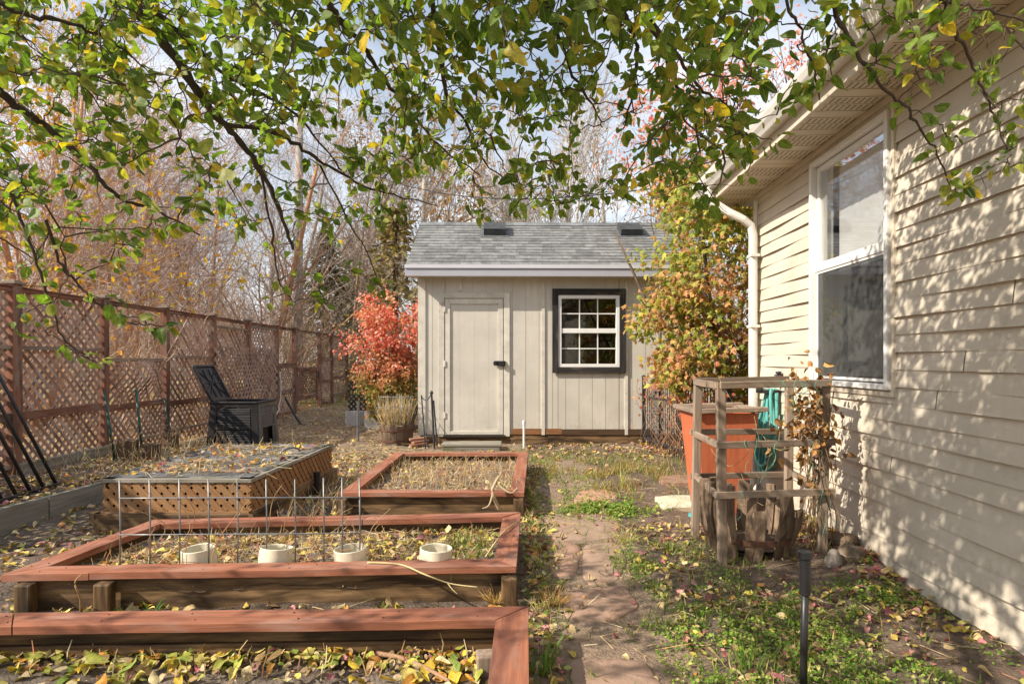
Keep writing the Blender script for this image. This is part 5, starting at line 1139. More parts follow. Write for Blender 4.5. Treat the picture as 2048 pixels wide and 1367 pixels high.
# twiggy undergrowth beyond the fence
UC = [(3, .50, .32, .20), (2, .48, .36, .28), (2, .56, .42, .30), (1, .36, .24, .16)]
n = 560; yy = rng.uniform(8.5, 28, n); xx = FXf(yy)-.5-rng.random(n)**1.2*(yy*.75+2)
st = np.stack([xx, yy, np.zeros(n)], 1); sg, tips = grow(st, rng.normal(size=(n, 3))*.28+A(0, 0, 1), rng.uniform(1.2, 2.2, n)+(yy-8)*.16*rng.random(n), np.full(n, .015), [dict(n=6, wob=.1, up=.05, kids=7, rng=(.15, 1), ang=(15, 50), ls=.5, rs=.5), dict(n=4, wob=.15, up=.04, kids=5, rng=(.15, 1), ang=(20, 55), ls=.55, rs=.6, rmin=.004), dict(n=3, wob=.2)])
mb = MB(); mb.segs(sg[0], sg[1], sg[2], sg[3], 3, pick(UC, len(sg[0]), .15)); tag(mb.build('undergrowth', M['twig']), 'orange brown tangle of bare brush beyond the fence', kind='stuff')
# far treeline all round
n = 900; aa = rng.uniform(-math.pi, math.pi, n); rr = rng.uniform(42, 62, n); st = np.stack([rr*np.sin(aa), rr*np.cos(aa), np.zeros(n)], 1)
sg, tips = grow(st, rng.normal(size=(n, 3))*.08+A(0, 0, 1), rng.uniform(5, 9, n), np.full(n, .13), [dict(n=5, wob=.06, up=.03, kids=9, rng=(.15, 1), ang=(20, 55), ls=.45, rs=.4), dict(n=4, wob=.12, up=.03, kids=7, rng=(.1, 1), ang=(20, 55), ls=.5, rs=.5, rmin=.022), dict(n=2, wob=.2, rmin=.016)])
mb = MB(); mb.segs(sg[0], sg[1], np.maximum(sg[2], .018), np.maximum(sg[3], .014), 3, pick([(2, .34, .27, .22), (2, .40, .31, .25), (1, .28, .23, .2)], len(sg[0]), .15)); tag(mb.build('treeline', M['twig']), 'far belt of bare woodland around the yard', kind='stuff')

# pole and wire
pb = A(*atp(597, 19), 0); mb = MB(); mb.tube([pb, pb+A(0, 0, 5), pb+A(.03, 0, 9)], [.15, .135, .11], 14); tag(mb.build('utility_pole', M['pole'], smooth=True, org=pb), 'grey wooden utility pole standing behind the far end of the fence', 'pole')
a, b = pb+A(0, -.1, 8.2), A(4.2, 8.2, 2.95+1.0); mb = MB(); mb.tube([a+(b-a)*t-A(0, 0, 1.1*math.sin(math.pi*t)) for t in np.linspace(0, 1, 40)], .012, 5); tag(mb.build('power_line', M['ironmetal'], org=a), 'thin dark overhead wire crossing above the shed roof', 'wire')

# ================================================================== APPLE TREE OVERHEAD
TT = A(-1.55, -.35, 1.85); apple = thing('apple_tree', 'green leaved apple tree whose branches hang across the top of the view', 'tree', (-1.6, -.45, 0))
mb = MB(); mb.tube([A(-1.6, -.45, -.1), A(-1.58, -.42, .8), A(-1.6, -.4, 1.4), TT], [.17, .13, .12, .11], 14, col=(.16, .13, .105)); mb.build('trunk', M['bark'], apple, smooth=True)
LIMBS = [
 ([(150, -420, 1.75), (220, -120, 1.95), (259, 0, 2.05), (307, 57, 2.1), (364, 136, 2.15), (408, 202, 2.2), (452, 250, 2.25), (496, 303, 2.32), (540, 377, 2.4), (570, 452, 2.45), (586, 500, 2.5)], .024),
 ([(452, 250, 2.25), (548, 263, 2.35), (605, 298, 2.45), (658, 333, 2.55), (724, 370, 2.65), (800, 392, 2.75), (875, 412, 2.8)], .010),
 ([(180, -420, 1.8), (235, -60, 2.0), (270, 0, 2.05), (333, 44, 2.1), (395, 101, 2.2), (439, 140, 2.3), (505, 180, 2.4), (592, 228, 2.5), (650, 300, 2.6), (690, 350, 2.7)], .014),
 ([(-260, -80, 1.75), (-60, 120, 1.9), (9, 193, 2.0), (57, 228, 2.05), (92, 254, 2.1), (162, 316, 2.15), (215, 373, 2.2), (263, 408, 2.25), (316, 421, 2.3), (400, 470, 2.4)], .016),
 ([(-100, -60, 1.7), (44, 26, 1.8), (114, 39, 1.85), (175, 61, 1.9), (228, 88, 1.95), (300, 150, 2.0)], .010),
 ([(560, -300, 1.8), (640, -40, 1.95), (671, 26, 2.0), (711, 75, 2.1), (746, 123, 2.2), (783, 175, 2.3), (832, 237, 2.45), (890, 300, 2.6), (960, 350, 2.75)], .013),
 ([(1120, -380, 1.6), (1220, -80, 1.75), (1240, 0, 1.8), (1262, 60, 1.85), (1275, 105, 1.9), (1265, 190, 2.0), (1245, 260, 2.1)], .011),
 ([(1150, -360, 1.6), (1270, -40, 1.75), (1288, 26, 1.8), (1320, 90, 1.85), (1349, 149, 1.95), (1389, 246, 2.1), (1400, 310, 2.25)], .011),
 ([(960, -360, 1.7), (1080, -30, 1.85), (1139, 132, 2.1), (1183, 210, 2.2), (1205, 255, 2.3)], .009),
 ([(800, -340, 1.7), (860, -20, 1.85), (893, 184, 2.2), (930, 240, 2.35), (965, 320, 2.5), (1040, 380, 2.7)], .009),
 ([(1500, -360, 1.55), (1640, -60, 1.75), (1683, 48, 1.85), (1709, 93, 1.9), (1738, 138, 1.95), (1786, 193, 2.0), (1822, 225, 2.03), (1851, 270, 2.06), (1876, 309, 2.1), (1902, 380, 2.15)], .009),
 ([(1700, -340, 1.5), (1850, -60, 1.7), (1880, 0, 1.75), (1902, 48, 1.78), (1931, 97, 1.82), (1960, 161, 1.87), (1986, 222, 1.92), (2015, 299, 1.95)], .008),
 ([(1880, 0, 1.75), (1947, 16, 1.7), (2005, 26, 1.7), (2060, 52, 1.7)], .006),
 ([(20, 380, 2.05), (60, 480, 2.1), (85, 560, 2.12), (106, 627, 2.15), (133, 682, 2.2), (190, 722, 2.3)], .006),
 ([(92, 440, 2.1), (120, 520, 2.15), (148, 562, 2.2), (190, 602, 2.25), (247, 640, 2.3), (289, 648, 2.35), (346, 651, 2.4)], .006),
 ([(1300, 40, 1.8), (1360, 120, 1.9), (1400, 177, 2.0), (1445, 206, 2.05), (1477, 267, 2.1), (1506, 306, 2.15)], .007),
 ([(520, 330, 2.4), (535, 420, 2.45), (548, 500, 2.5), (562, 570, 2.5), (590, 605, 2.5)], .006),
 ([(640, 330, 2.55), (690, 430, 2.7), (730, 500, 2.75), (765, 575, 2.8)], .005),
 ([(1560, -200, 1.7), (1570, 0, 1.8), (1600, 60, 1.85), (1625, 140, 1.9), (1640, 200, 1.95)], .006)]
nodes_ = []; trunkfrom = {0: 1, 2: 1, 3: 1, 4: 1, 5: 1, 6: 1, 7: 1, 8: 1, 9: 1, 10: 1, 11: 1, 18: 1}
def smooth_path(pts, m=5):
    pts = np.array(pts); out = []
    for i in range(len(pts)-1):
        p0, p1, p2, p3 = pts[max(i-1, 0)], pts[i], pts[i+1], pts[min(i+2, len(pts)-1)]
        for t in np.arange(m)/m: out.append(.5*((2*p1)+(-p0+p2)*t+(2*p0-5*p1+4*p2-p3)*t*t+(-p0+3*p1-3*p2+p3)*t**3))
    out.append(pts[-1]); return np.array(out)
for k, (pp, r) in enumerate(LIMBS):
    pts = [P(*q_) for q_ in pp]; rr0 = r
    if k in trunkfrom:
        d = pts[0]-TT; pts = [TT, TT+d*.35+A(0, 0, .25), TT+d*.75+A(0, 0, .15)]+pts; rr0 = max(r*1.8, .02)
    pth = smooth_path(pts); pth[3:-1] += rng.normal(size=(len(pth)-4, 3))*.0035; n = len(pth); vis0 = 15 if k in trunkfrom else 0
    rad = np.concatenate([np.linspace(rr0, r, vis0), np.linspace(r, max(r*.22, .0022), n-vis0)]); mb = MB(); mb.tube(pth, rad*(1+.1*rng.normal(size=n)), 8, col=(.085, .065, .05)); mb.build('limb', M['bark'], apple, smooth=True)
    nodes_.append(pth[vis0//2:])
nodes_ = np.concatenate(nodes_); node_list = list(nodes_)
# leaf cluster sites
def ylim(px):
    return np.interp(px, [0, 120, 300, 420, 560, 700, 900, 1100, 1300, 1400, 1480, 1560, 1640, 1750, 2048], [560, 560, 500, 430, 520, 470, 430, 430, 420, 440, 400, 330, 250, 170, 150])
anch = []
while len(anch) < 1180:
    px, py = rng.uniform(-60, 2100), rng.uniform(-60, 600); yl = ylim(px)
    if py > yl: continue
    dens = (1-.72*max(py, 0)/yl)*(1.0 if px < 1500 else .42 if px < 1700 else .2)
    if 300 < px < 720 and py > 250: dens *= .75
    if 560 < px < 800 and py < 330: dens *= .75
    cl = float(noise(px/90, py/90, 1, 8))
    if rng.random() > dens*(.75+1.6*cl): continue
    Y_ = 1.75+max(py, 0)/450*1.05+.3*rng.normal()
    if px < 420: Y_ = 2.1+.25*rng.normal()+max(py-300, 0)/900
    if px > 1620: Y_ = 1.85+.15*rng.normal()
    anch.append(P(px, py, float(np.clip(Y_, 1.35, 3.3))))
for c in ((50, 475), (130, 690), (165, 712), (200, 725), (110, 600), (60, 620), (30, 655), (90, 660), (215, 600), (245, 630), (290, 640), (300, 660), (330, 655), (545, 600), (580, 600), (600, 560), (620, 590), (640, 575), (560, 560), (650, 610), (700, 540), (740, 560), (765, 575), (1840, 160), (1810, 215), (1850, 230), (1880, 250), (1900, 270), (1870, 310), (1900, 360), (1915, 390), (1930, 370), (1960, 180), (1990, 210), (2010, 260), (2035, 290), (2040, 200), (1990, 330), (2020, 330), (1940, 60), (1985, 110), (2030, 60), (1890, 130), (1760, 120), (1780, 160), (1800, 45), (1740, 60), (1610, 190), (1590, 205), (1620, 170), (1500, 290), (1545, 280), (1470, 250)):
    anch.append(P(c[0], c[1], 2.1 if c[0] < 400 else 2.5 if c[0] < 1000 else 1.95))
anch = [a for a in anch if a[0] < WX(a[1])-.12]
# canopy above and left of the view (throws the dapples on the wall)
def above(n, target):
    c = 0
    while c < n:
        p = target(); zc_ = rng.uniform(2.25, 3.5); q_ = p-SUN*((zc_-p[2])/(-SUN[2])); py = HZ-(q_[2]-CH)/q_[1]*F if q_[1] > .3 else -999; px = CX+q_[0]/max(q_[1], .3)*F
        if q_[1] < .1 or q_[1] > 3.2 or (py > -40 and -60 < px < 2100): c += .2; continue
        anch.append(q_); c += 1
above(2100, lambda: hw(rng.uniform(2.3, 3.75), 0, rng.uniform(.25, 2.55)))
above(170, lambda: hw(rng.uniform(3.5, 4.5), 0, rng.uniform(1.0, 2.3)))
above(150, lambda: A(rng.uniform(-2.2, 1.6), rng.uniform(2.1, 4.2), .1))
anch = np.array(anch); dmin = np.array([np.min(np.sum((nodes_-a)**2, 1)) for a in anch]); anch = anch[np.argsort(dmin)]
NL = np.array(node_list); cap = len(NL)+len(anch)*4; buf = np.zeros((cap, 3)); buf[:len(NL)] = NL; m = len(NL); tw = MB(); site = []
for a in anch:
    d2 = np.sum((buf[:m]-a)**2, 1); j = int(np.argmin(d2)); p = buf[j]; L_ = math.sqrt(d2[j]); mid = (p+a)/2+rng.normal(size=3)*.07*L_+A(0, 0, .06*L_); t = np.linspace(0, 1, 6)[:, None]; c = (1-t)**2*p+2*t*(1-t)*mid+t*t*a
    c[1:-1] += rng.normal(size=(4, 3))*.004
    tw.tube(c, np.linspace(.0036 if L_ > .15 else .0026, .0016, 6), 5, col=(.10, .075, .055), caps=False)
    for q_ in (c[2], c[4], a): buf[m] = q_; m += 1
    site.append((a, nrm(a-p), 1.0)); 
    if L_ > .1: site.append((c[3], nrm(a-p), .6))
    if L_ > .25: site.append((c[2], nrm(a-p), .5)); site.append((c[4], nrm(a-p), .5))
# bare spur twigs
n = 900; i = rng.integers(m, size=n); p0 = buf[i]; d = nrm(rdir(n)+A(.2, .1, -.15)); L_ = rng.uniform(.04, .16, n); p1 = p0+d*L_[:, None]*.5; p2 = p1+nrm(d+rdir(n)*.4)*L_[:, None]*.5; tw.segs(p0, p1, np.full(n, .0019), np.full(n, .0015), 4, (.11, .085, .065)); tw.segs(p1, p2, np.full(n, .0015), np.full(n, .0009), 4, (.11, .085, .065)); tw.build('twigs', M['twig'], apple)
AP = [(3, .09, .155, .028), (5, .14, .215, .04), (5, .19, .26, .05), (3, .27, .29, .06), (1.6, .40, .34, .06), (.6, .62, .44, .04)]
pos, dd = [], []
for a, d, w_ in site:
    kk = max(1, int(round(w_*rng.integers(3, 6))))
    for _ in range(kk):
        v = nrm(rng.normal(size=3)); s_ = nrm(np.cross(d, v)); dr = nrm(d*.45+s_*1.0+rdir(1)[0]*.4+A(0, 0, -.22)); pos.append(a+dr*.012+rng.normal(size=3)*.008); dd.append(dr)
pos, dd = np.array(pos), np.array(dd); n = len(pos); ml = MB(); put_leaves(ml, LEAVES, pos, dd, nrm(rdir(n)*.75+A(-.35, -.45, .65)), rng.uniform(.032, .059, n)*np.where(rng.random(n) < .15, .7, 1), pick(AP, n, .15)); ml.build('foliage', M['leaf'], apple, smooth=True)
print('apple leaves', n)

# ================================================================== GROUND LITTER, WEEDS, STALKS
def zsoil(x, y): return gh(x, y)
def in_poly(x, y, C):
    ok = np.ones(len(x), bool); C = np.array(C)
    for i in range(4): a, b = C[i], C[(i+1) % 4]; ok &= ((b[0]-a[0])*(y-a[1])-(b[1]-a[1])*(x-a[0])) > 0
    return ok
BEDS = [B1, B2, B3]; CFQ = [tuple(FL[:2]), tuple(FR_[:2]), tuple(BR[:2]), tuple(BL[:2])]
def quad_pts(C, n, m=.1):
    C = np.array(C); u, v = rng.uniform(m*.5, 1-m*.5, n)[:, None], rng.uniform(m, 1-m, n)[:, None]; p = (C[0]*(1-u)+C[1]*u)*(1-v)+(C[3]*(1-u)+C[2]*u)*v; return p[:, 0], p[:, 1]
LT = MB()
def litter(x, y, z, pal, size, flat=.35, T=CURLED, lift=.006):
    n = len(x)
    if n == 0: return
    a = rng.random(n)*6.28; d = np.stack([np.cos(a), np.sin(a), .25*rng.normal(size=n)], 1); up = nrm(rng.normal(size=(n, 3))*flat+A(0, 0, 1)); put_leaves(LT, T, np.stack([x, y, z+lift+rng.random(n)*.012], 1), d, up, rng.uniform(*size, n), pick(pal, n))
PY_ = [(3, .62, .44, .06), (3, .55, .47, .15), (3, .36, .38, .08), (2.5, .60, .50, .30), (1.2, .58, .28, .06), (.4, .42, .14, .18), (2, .20, .28, .06), (1, .40, .27, .14)]
PM = [(3, .48, .36, .21), (2.5, .58, .47, .29), (2, .56, .43, .11), (1.1, .32, .12, .15), (.8, .45, .21, .23), (1.5, .30, .19, .11), (1, .58, .28, .10), (1, .34, .36, .10)]
PT = [(4, .44, .33, .21), (3, .34, .24, .15), (2, .56, .45, .30), (1, .5, .26, .12), (.8, .6, .48, .12)]
PK = [(2.2, .42, .15, .17), (1.6, .50, .25, .25), (3, .58, .43, .10), (1.2, .28, .09, .10), (3, .50, .38, .19), (2, .34, .24, .13), (1, .32, .32, .1)]
def free(x, y):
    k = np.ones(len(x), bool)
    for B in BEDS+[CFQ]: k &= ~in_poly(x, y, B)
    return k & (x < WX(y)-.02) & ~((x > -1.4)*(y > 8.95)) 
# nearest bed: band of yellow leaves below the back board
n = 430; x = -.08-2.32*rng.random(n)**.75; y = 2.50-abs(rng.normal(size=n))*(.05+.05*(x < -.9)); z = np.full(n, .022)+rng.random(n)*.02; litter(x, y, z, PY_, (.032, .078), .24); n = 500; x = rng.uniform(-2.4, -.08, n); y = 2.49-abs(rng.normal(size=n))*.11; litter(x, y, np.full(n, .022), PM+PT, (.015, .04), .5)
n = 70; x, y = quad_pts(B1, n); k = y > 1.9; litter(x[k], y[k], np.full(k.sum(), .03), PY_, (.05, .085))
n = 55; x = -.25+.12*rng.normal(size=n); y = 2.3+.12*rng.normal(size=n); k = x < -.1; litter(x[k], y[k], np.full(k.sum(), .03), PY_, (.045, .08), .6)
n = 700; x, y = quad_pts(B2, n, .14); litter(x, y, np.full(n, .1), PM+[(3, .6, .5, .12)], (.03, .065), .45)
n = 190; x, y = quad_pts(B3, n, .1); litter(x, y, np.full(n, .1), PM, (.03, .06), .45)
# strip between beds 1 and 2, and along bed edges
n = 240; x = rng.uniform(-2.6, .1, n); y = rng.uniform(2.66, 3.02, n); litter(x, y, zsoil(x, y), PM+PY_, (.04, .075))
n = 420; x = .08+abs(rng.normal(size=n))*.10; y = rng.uniform(2.0, 6.6, n); k = free(x, y); litter(x[k], y[k], zsoil(x[k], y[k]), PM, (.035, .065))
# left yard, back yard, right yard
n = 5200; x = rng.uniform(-4.7, -1.3, n); y = rng.uniform(3, 8, n); k = free(x, y)&(fbm(x, y, 3, 41)+.25*rng.normal(size=n) > -.12); litter(x[k], y[k], zsoil(x[k], y[k]), PM, (.03, .07))
n = 7000; x = rng.uniform(-5.1, 1.8, n); y = rng.uniform(6.6, 18, n); k = free(x, y)&(fbm(x, y, 3, 43)+.25*rng.normal(size=n) > -.1); litter(x[k], y[k], zsoil(x[k], y[k]), PT, (.03, .07))
n = 1900; x = rng.uniform(.75, 2.2, n); y = rng.uniform(1.9, 4.6, n); k = free(x, y)&(fbm(x, y, 2.2, 14)+.1*rng.normal(size=n) > -.05); litter(x[k], y[k], zsoil(x[k], y[k]), PM+PK, (.02, .052), .6)
n = 330; s_ = rng.uniform(2.6, 5, n); x = WX(s_)-.03-abs(rng.normal(size=n))*.14; k = abs(s_-3.5) < .35+.5*rng.random(n); litter(x[k], s_[k], zsoil(x[k], s_[k]), PK, (.04, .075), .6)
n = 260; x = rng.uniform(.2, 2.3, n); y = rng.uniform(7.6, 9.0, n); k = free(x, y); litter(x[k], y[k], zsoil(x[k], y[k]), PK+PT, (.04, .08))
n = 120; x = rng.uniform(.15, .85, n); y = rng.uniform(2, 7, n); k = free(x, y); litter(x[k], y[k], zsoil(x[k], y[k]), PM, (.025, .05))
n = 3000; y = rng.uniform(8, 26, n); x = FXf(y)-rng.random(n)*(y*.7); litter(x, y, zsoil(x, y), [(3, .66, .38, .17), (2, .72, .53, .30), (2, .52, .28, .13)], (.06, .12))
n = 300; y = rng.uniform(7.8, 9.4, n); x = 1.9+.5*rng.random(n); litter(x, y, zsoil(x, y)+.02, PK, (.05, .09), .7)
# on the cold frame cover
n = 260; x, y = quad_pts(CFQ, n, .06); litter(x, y, np.full(n, .388), [(3, .62, .47, .25), (2, .70, .45, .06), (1.4, .62, .24, .05), (1, .4, .1, .13), (3, .5, .4, .3), (3, .3, .2, .12)], (.02, .075), .5)
tag(LT.build('fallen_leaves', M['litter'], smooth=True), 'scattered fallen leaves over the soil', kind='stuff')

# dry stalks and straw
ST = MB()
SCOL = [(3, .56, .41, .20), (2, .45, .28, .12), (2, .64, .54, .33), (1, .5, .22, .12)]
def stalks(x, y, z, h, lean=.35, r=.0022, cols=SCOL):
    n = len(x); p0 = np.stack([x, y, z], 1); d = nrm(rng.normal(size=(n, 3))*lean+A(0, 0, 1)); L_ = rng.uniform(*h, n); p1 = p0+d*(L_*.55)[:, None]; p2 = p1+nrm(d+rng.normal(size=(n, 3))*.45)*(L_*.45)[:, None]; c = pick(cols, n); ST.segs(p0, p1, np.full(n, r), np.full(n, r*.9), 3, c); ST.segs(p1, p2, np.full(n, r*.9), np.full(n, r*.5), 3, c)
def straw(x, y, z, L=(.04, .16), r=.0018):
    n = len(x); a = rng.random(n)*6.28; d = np.stack([np.cos(a), np.sin(a), .12*rng.normal(size=n)], 1); p0 = np.stack([x, y, z+.006], 1); L_ = rng.uniform(*L, n); p1 = p0+d*L_[:, None]; ST.segs(p0, p1, np.full(n, r), np.full(n, r*.7), 3, pick(SCOL, n))
x, y = quad_pts(B3, 900, .08); stalks(x, y, np.full(900, .09), (.05, .15)); x, y = quad_pts(B2, 800, .12); stalks(x, y, np.full(800, .09), (.03, .11), .6)
x, y = quad_pts(B2, 1500, .12); straw(x, y, np.full(1500, .1)); x, y = quad_pts(B3, 700, .08); straw(x, y, np.full(700, .1))
n = 45; x = rng.uniform(-2.3, -.1, n); y = rng.uniform(2.3, 2.5, n); stalks(x, y, np.full(n, .02), (.05, .11), .15, .003)
n = 4200; x = rng.uniform(-4.8, 2.2, n); y = rng.uniform(2, 9.5, n)**1; k = free(x, y); straw(x[k], y[k], zsoil(x[k], y[k]))
n = 3600; x = rng.uniform(-4.8, -.8, n); y = rng.uniform(7, 17, n); k = free(x, y); straw(x[k], y[k], zsoil(x[k], y[k]), (.1, .4), .0025)
n = 60; x, y = quad_pts(CFQ, n, .05); stalks(x, y, np.full(n, .385), (.05, .22), .9, .0022); x, y = quad_pts(CFQ, 260, .05); straw(x, y, np.full(260, .39), (.06, .3))
n = 260; x = rng.uniform(-4.6, -3.7, n); y = rng.uniform(5.3, 8.4, n); stalks(x, y, zsoil(x, y), (.1, .4), .4)
n = 300; x = rng.uniform(-1.8, -1.4, n); y = rng.uniform(4.3, 6.8, n); stalks(x, y, zsoil(x, y), (.06, .22), .5)
n = 120; x = .12+.08*rng.random(n); y = rng.uniform(2.6, 7, n); stalks(x, y, zsoil(x, y), (.04, .12), .7)
tag(ST.build('dry_straw', M['straw']), 'dry cut stalks and straw lying over the beds', kind='stuff')

# grass and clover
GR = MB(); bt, bf = blade_t()
def grass(x, y, h, w_=.0035, cols=((3, .12, .20, .04), (3, .20, .27, .06), (2, .40, .36, .13)), lean=.5, z=None):
    n = len(x); d = nrm(rng.normal(size=(n, 3))*lean+A(0, 0, 1)); X = d; Y = nrm(np.cross(rdir(n), X)); Z = np.cross(X, Y); L_ = rng.uniform(*h, n); tv = bt.copy(); pos = np.stack([x, y, (zsoil(x, y) if z is None else z)-.003], 1)
    GR.inst(tv, bf, pos, X*L_[:, None], Y*w_*2, Z*L_[:, None], np.ones(n), pick(list(cols), n))
CV = MB()
def clover(x, y, size=(.012, .026), cols=((3, .11, .22, .03), (3, .19, .30, .05), (2, .30, .37, .09), (1, .46, .44, .16))):
    n = len(x); a = rng.random(n)*6.28; d = np.stack([np.cos(a), np.sin(a), .3*rng.normal(size=n)], 1); put_leaves(CV, SMALL, np.stack([x, y, zsoil(x, y)+rng.uniform(.003, .035, n)], 1), d, nrm(rng.normal(size=(n, 3))*.45+A(0, 0, 1)), rng.uniform(*size, n), pick(list(cols), n))
def patch(cx, cy, sx, sy, n): return cx+sx*rng.normal(size=n), cy+sy*rng.normal(size=n)
def msk(x, y, f, s=3, o=31, th=0): k = free(x, y) & (fbm(x, y, s, o) > th); return x[k], y[k]
# clover mats of the right ground
n = 26000; x = rng.uniform(.62, 2.15, n); y = rng.uniform(1.9, 4.1, n); w_ = .6*fbm(x, y, 2.4, 31, 3)+1.1*fbm(x, y, 6.5, 37, 3)+.22*np.exp(-((x-.98)/.34)**2-((y-2.9)/.75)**2)-.14*(x > 1.5)-.10*(y < 2.3)-.2*(x < .72); k = (w_+.22*rng.normal(size=n) > .30)&free(x, y); clover(x[k], y[k])
x, y = patch(.85, 5.05, .16, .16, 1500); x, y = msk(x, y, 0, 4, 5, -.1); clover(x, y, (.02, .045)); x, y = patch(.6, 5.0, .2, .12, 900); x, y = msk(x, y, 0, 4, 5, -.1); clover(x, y)
x, y = patch(1.05, 6.3, .45, .5, 2600); x, y = msk(x, y, 0, 3, 7, -.05); grass(x, y, (.05, .17), cols=((2, .2, .24, .07), (3, .42, .36, .15), (2, .3, .22, .08), (1, .45, .2, .1)))
x, y = patch(.72, 7.4, .5, .5, 1500); x, y = msk(x, y, 0, 3, 9, -.02); grass(x, y, (.04, .12)); x, y = patch(.4, 5.9, .3, .5, 1300); x, y = msk(x, y, 0, 3, 2, .02); clover(x, y); grass(x[:500], y[:500], (.03, .08))
x, y = patch(1.85, 6.6, .2, .6, 900); x, y = msk(x, y, 0, 3, 9, -.1); grass(x, y, (.05, .16))
x, y = patch(.16, 4.5, .06, 1.6, 1800); x, y = msk(x, y, 0, 4, 12, -.05); clover(x, y); x, y = patch(.18, 4.6, .08, 1.4, 700); x, y = msk(x, y, 0, 4, 3, -.1); grass(x, y, (.03, .09))
x, y = patch(1.0, 3.9, .3, .3, 900); x, y = msk(x, y, 0, 4, 3, -.1); grass(x, y, (.03, .10)); x, y = patch(1.0, 2.6, .35, .45, 1500); x, y = msk(x, y, 0, 4, 13, -.1); grass(x, y, (.03, .09))
x, y = patch(-.28, 3.65, .12, .2, 500); k = in_poly(x, y, B2)&(x < -.12); grass(x[k], y[k], (.02, .06), z=np.full(k.sum(), .11)); 
x, y = patch(-.8, 8.0, 1.4, .5, 700); x, y = msk(x, y, 0, 3, 2, .05); clover(x, y)
n = 5000; x = rng.uniform(-14, -3, n); y = rng.uniform(16, 30, n); grass(x, y, (.08, .16), .006, ((2, .42, .36, .12), (1, .3, .33, .1)))
tag(CV.build('ground_cover', M['green']), 'low green clover and weeds over the near soil', kind='stuff'); tag(GR.build('grass', M['green']), 'short mixed green and dry grass', kind='stuff')

def tuft(px, py, n, h, lab, cols, lean=.35, r=.02, w_=.004, name='grass_tuft', z=0):
    c = G(px, py, z); a = rng.random(n)*6.28; rr = r*np.sqrt(rng.random(n)); base = np.stack([c[0]+rr*np.cos(a), c[1]+rr*np.sin(a), np.full(n, c[2]-.005+(float(gh(c[0], c[1])) if z == 0 else 0))], 1); mb = MB(); d = nrm(np.stack([np.cos(a), np.sin(a), 0*a], 1)*lean*rng.uniform(.3, 1.5, n)[:, None]+A(0, 0, 1)); Y = nrm(np.cross(rdir(n), d)); L_ = rng.uniform(h*.5, h, n); Z = nrm(np.cross(d, Y)); Z = np.where(Z[:, 2:3] < 0, -Z, Z)
    tv = np.array([[0, -.5, 0], [0, .5, 0], [.4, -.45, .03], [.4, .45, .03], [.75, -.3, -.02], [.75, .3, -.02], [1, 0, -.16]]); tf = [[0, 2, 3, 1], [2, 4, 5, 3], [4, 6, 5]]
    mb.inst(tv, tf, base, d*L_[:, None], Y*w_*2, Z*L_[:, None], np.ones(n), pick(cols, n)); return tag(mb.build(name, M['green'], org=c), lab, 'grass')
DRY = [(3, .48, .30, .14), (2, .56, .42, .22), (1, .36, .2, .09)]; GRN = [(3, .10, .22, .04), (2, .2, .32, .07)]; PAL = [(3, .56, .52, .24), (1, .4, .42, .16)]
tuft(992, 1206, 110, .12, 'brown dead grass tuft at the right front corner of the wide bed', DRY, .9, .03, .002); tuft(1106, 1200, 140, .12, 'brown dead grass tuft beside the path next to the wide bed', DRY, 1.0, .045, .002)
tuft(1256, 1080, 40, .2, 'pale straw coloured weed splayed beside the path', PAL, 1.3, .02, .0025); tuft(1246, 978, 30, .26, 'tall pale grass stems behind the red flagstone', PAL, .25, .02, .0025)
tuft(1082, 1340, 26, .17, 'green grass tuft at the outer side of the nearest bed', GRN, .4, .05, .0035); tuft(305, 1228, 9, .10, 'small green sprout drooping between the two near beds', GRN, .8, .012, .005, 'green_sprout')
tuft(1500, 1345, 24, .12, 'thin green blades beside the black riser', GRN, .5, .04, .003)
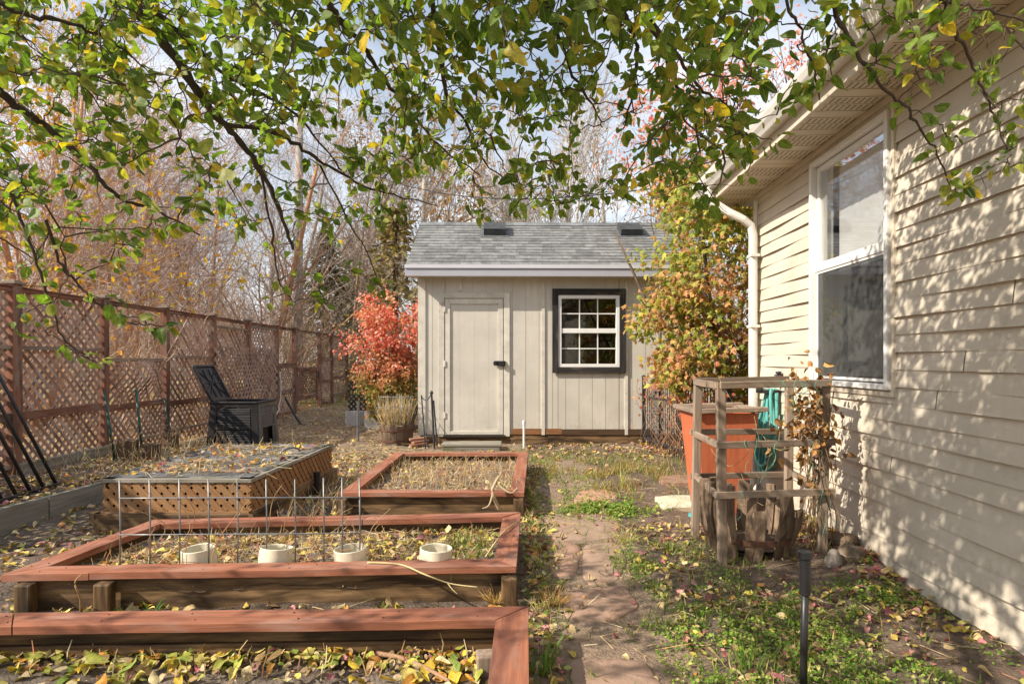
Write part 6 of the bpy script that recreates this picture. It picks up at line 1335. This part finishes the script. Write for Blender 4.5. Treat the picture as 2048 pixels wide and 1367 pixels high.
def stick(pts, r0, r1, lab, col, forks=()):
    mb = MB(); pth = smooth_path(pts); mb.tube(pth, np.linspace(r0, r1, len(pth)), 7, col=col)
    for f in forks: mb.tube(smooth_path(f), np.linspace(r1*1.2, r1*.5, (len(f)-1)*5+1), 6, col=col)
    tag(mb.build('stick', M['straw'], smooth=True, org=pth[0]), lab, 'stick', 'sticks lying on the beds')
zc = .195
stick([G(735, 1124, zc), G(800, 1128, zc), G(850, 1148, zc), P(900, 1166, 2.98), P(955, 1173, 2.95)], .005, .0025, 'long pale bent twig hanging over the front of the wide bed', (.60, .48, .25), [[P(895, 1165, 2.98), P(905, 1178, 2.96), P(915, 1187, 2.95)]])
stick([G(972, 1112, .12), G(990, 1085, .16), G(1010, 1060, .2), G(1033, 1043, .2)], .006, .003, 'pale twig lying across the right cap of the wide bed', (.60, .48, .25))
stick([G(755, 1306, .04), G(800, 1314, .045), G(850, 1334, .05), G(900, 1362, .05)], .011, .007, 'thick brown stick on the soil of the nearest bed', (.36, .22, .13))
stick([G(782, 1291, .05), G(850, 1280, .055), G(912, 1274, .06)], .008, .006, 'straight brown stick under the back board of the nearest bed', (.36, .22, .13))
stick([G(162, 1222, .0), P(160, 1195, 2.9), P(150, 1165, 2.88), P(163, 1148, 2.9)], .005, .003, 'crooked dry stem in front of the wide bed', (.42, .26, .13))
stick([G(1000, 1020, .05), P(985, 985, 4.75), P(992, 962, 4.8), P(1000, 950, 4.85)], .016, .008, 'gnarled dry stump stem at the corner of the farther bed', (.5, .38, .24), [[P(992, 965, 4.8), P(1020, 985, 4.76), P(1035, 975, 4.78)], [P(986, 985, 4.76), P(978, 1010, 4.72), P(965, 1016, 4.7)]])
# dried vine stems leaning on the wire panel
mb = MB()
for k in range(26):
    x = rng.uniform(-2.1, -.8); t = np.linspace(0, 1, 9); h = rng.uniform(.15, .55); pts = np.stack([x+.05*np.sin(t*5+k)+t*.16*rng.normal(), bfy(x)+.06+.05*np.cos(t*4+k)+.1*t*rng.normal(), .09+t*h-.1*t*t*rng.random()], 1); mb.tube(pts, np.linspace(.003, .0015, 9), 5, col=A(*[(.50, .27, .13), (.58, .42, .22)][k % 2])*(1+.15*rng.normal()))
tag(mb.build('dry_vine', M['straw'], org=A(-1.5, 3.2, .1)), 'thin dried vine stems tangled in the wire panel', 'vine')
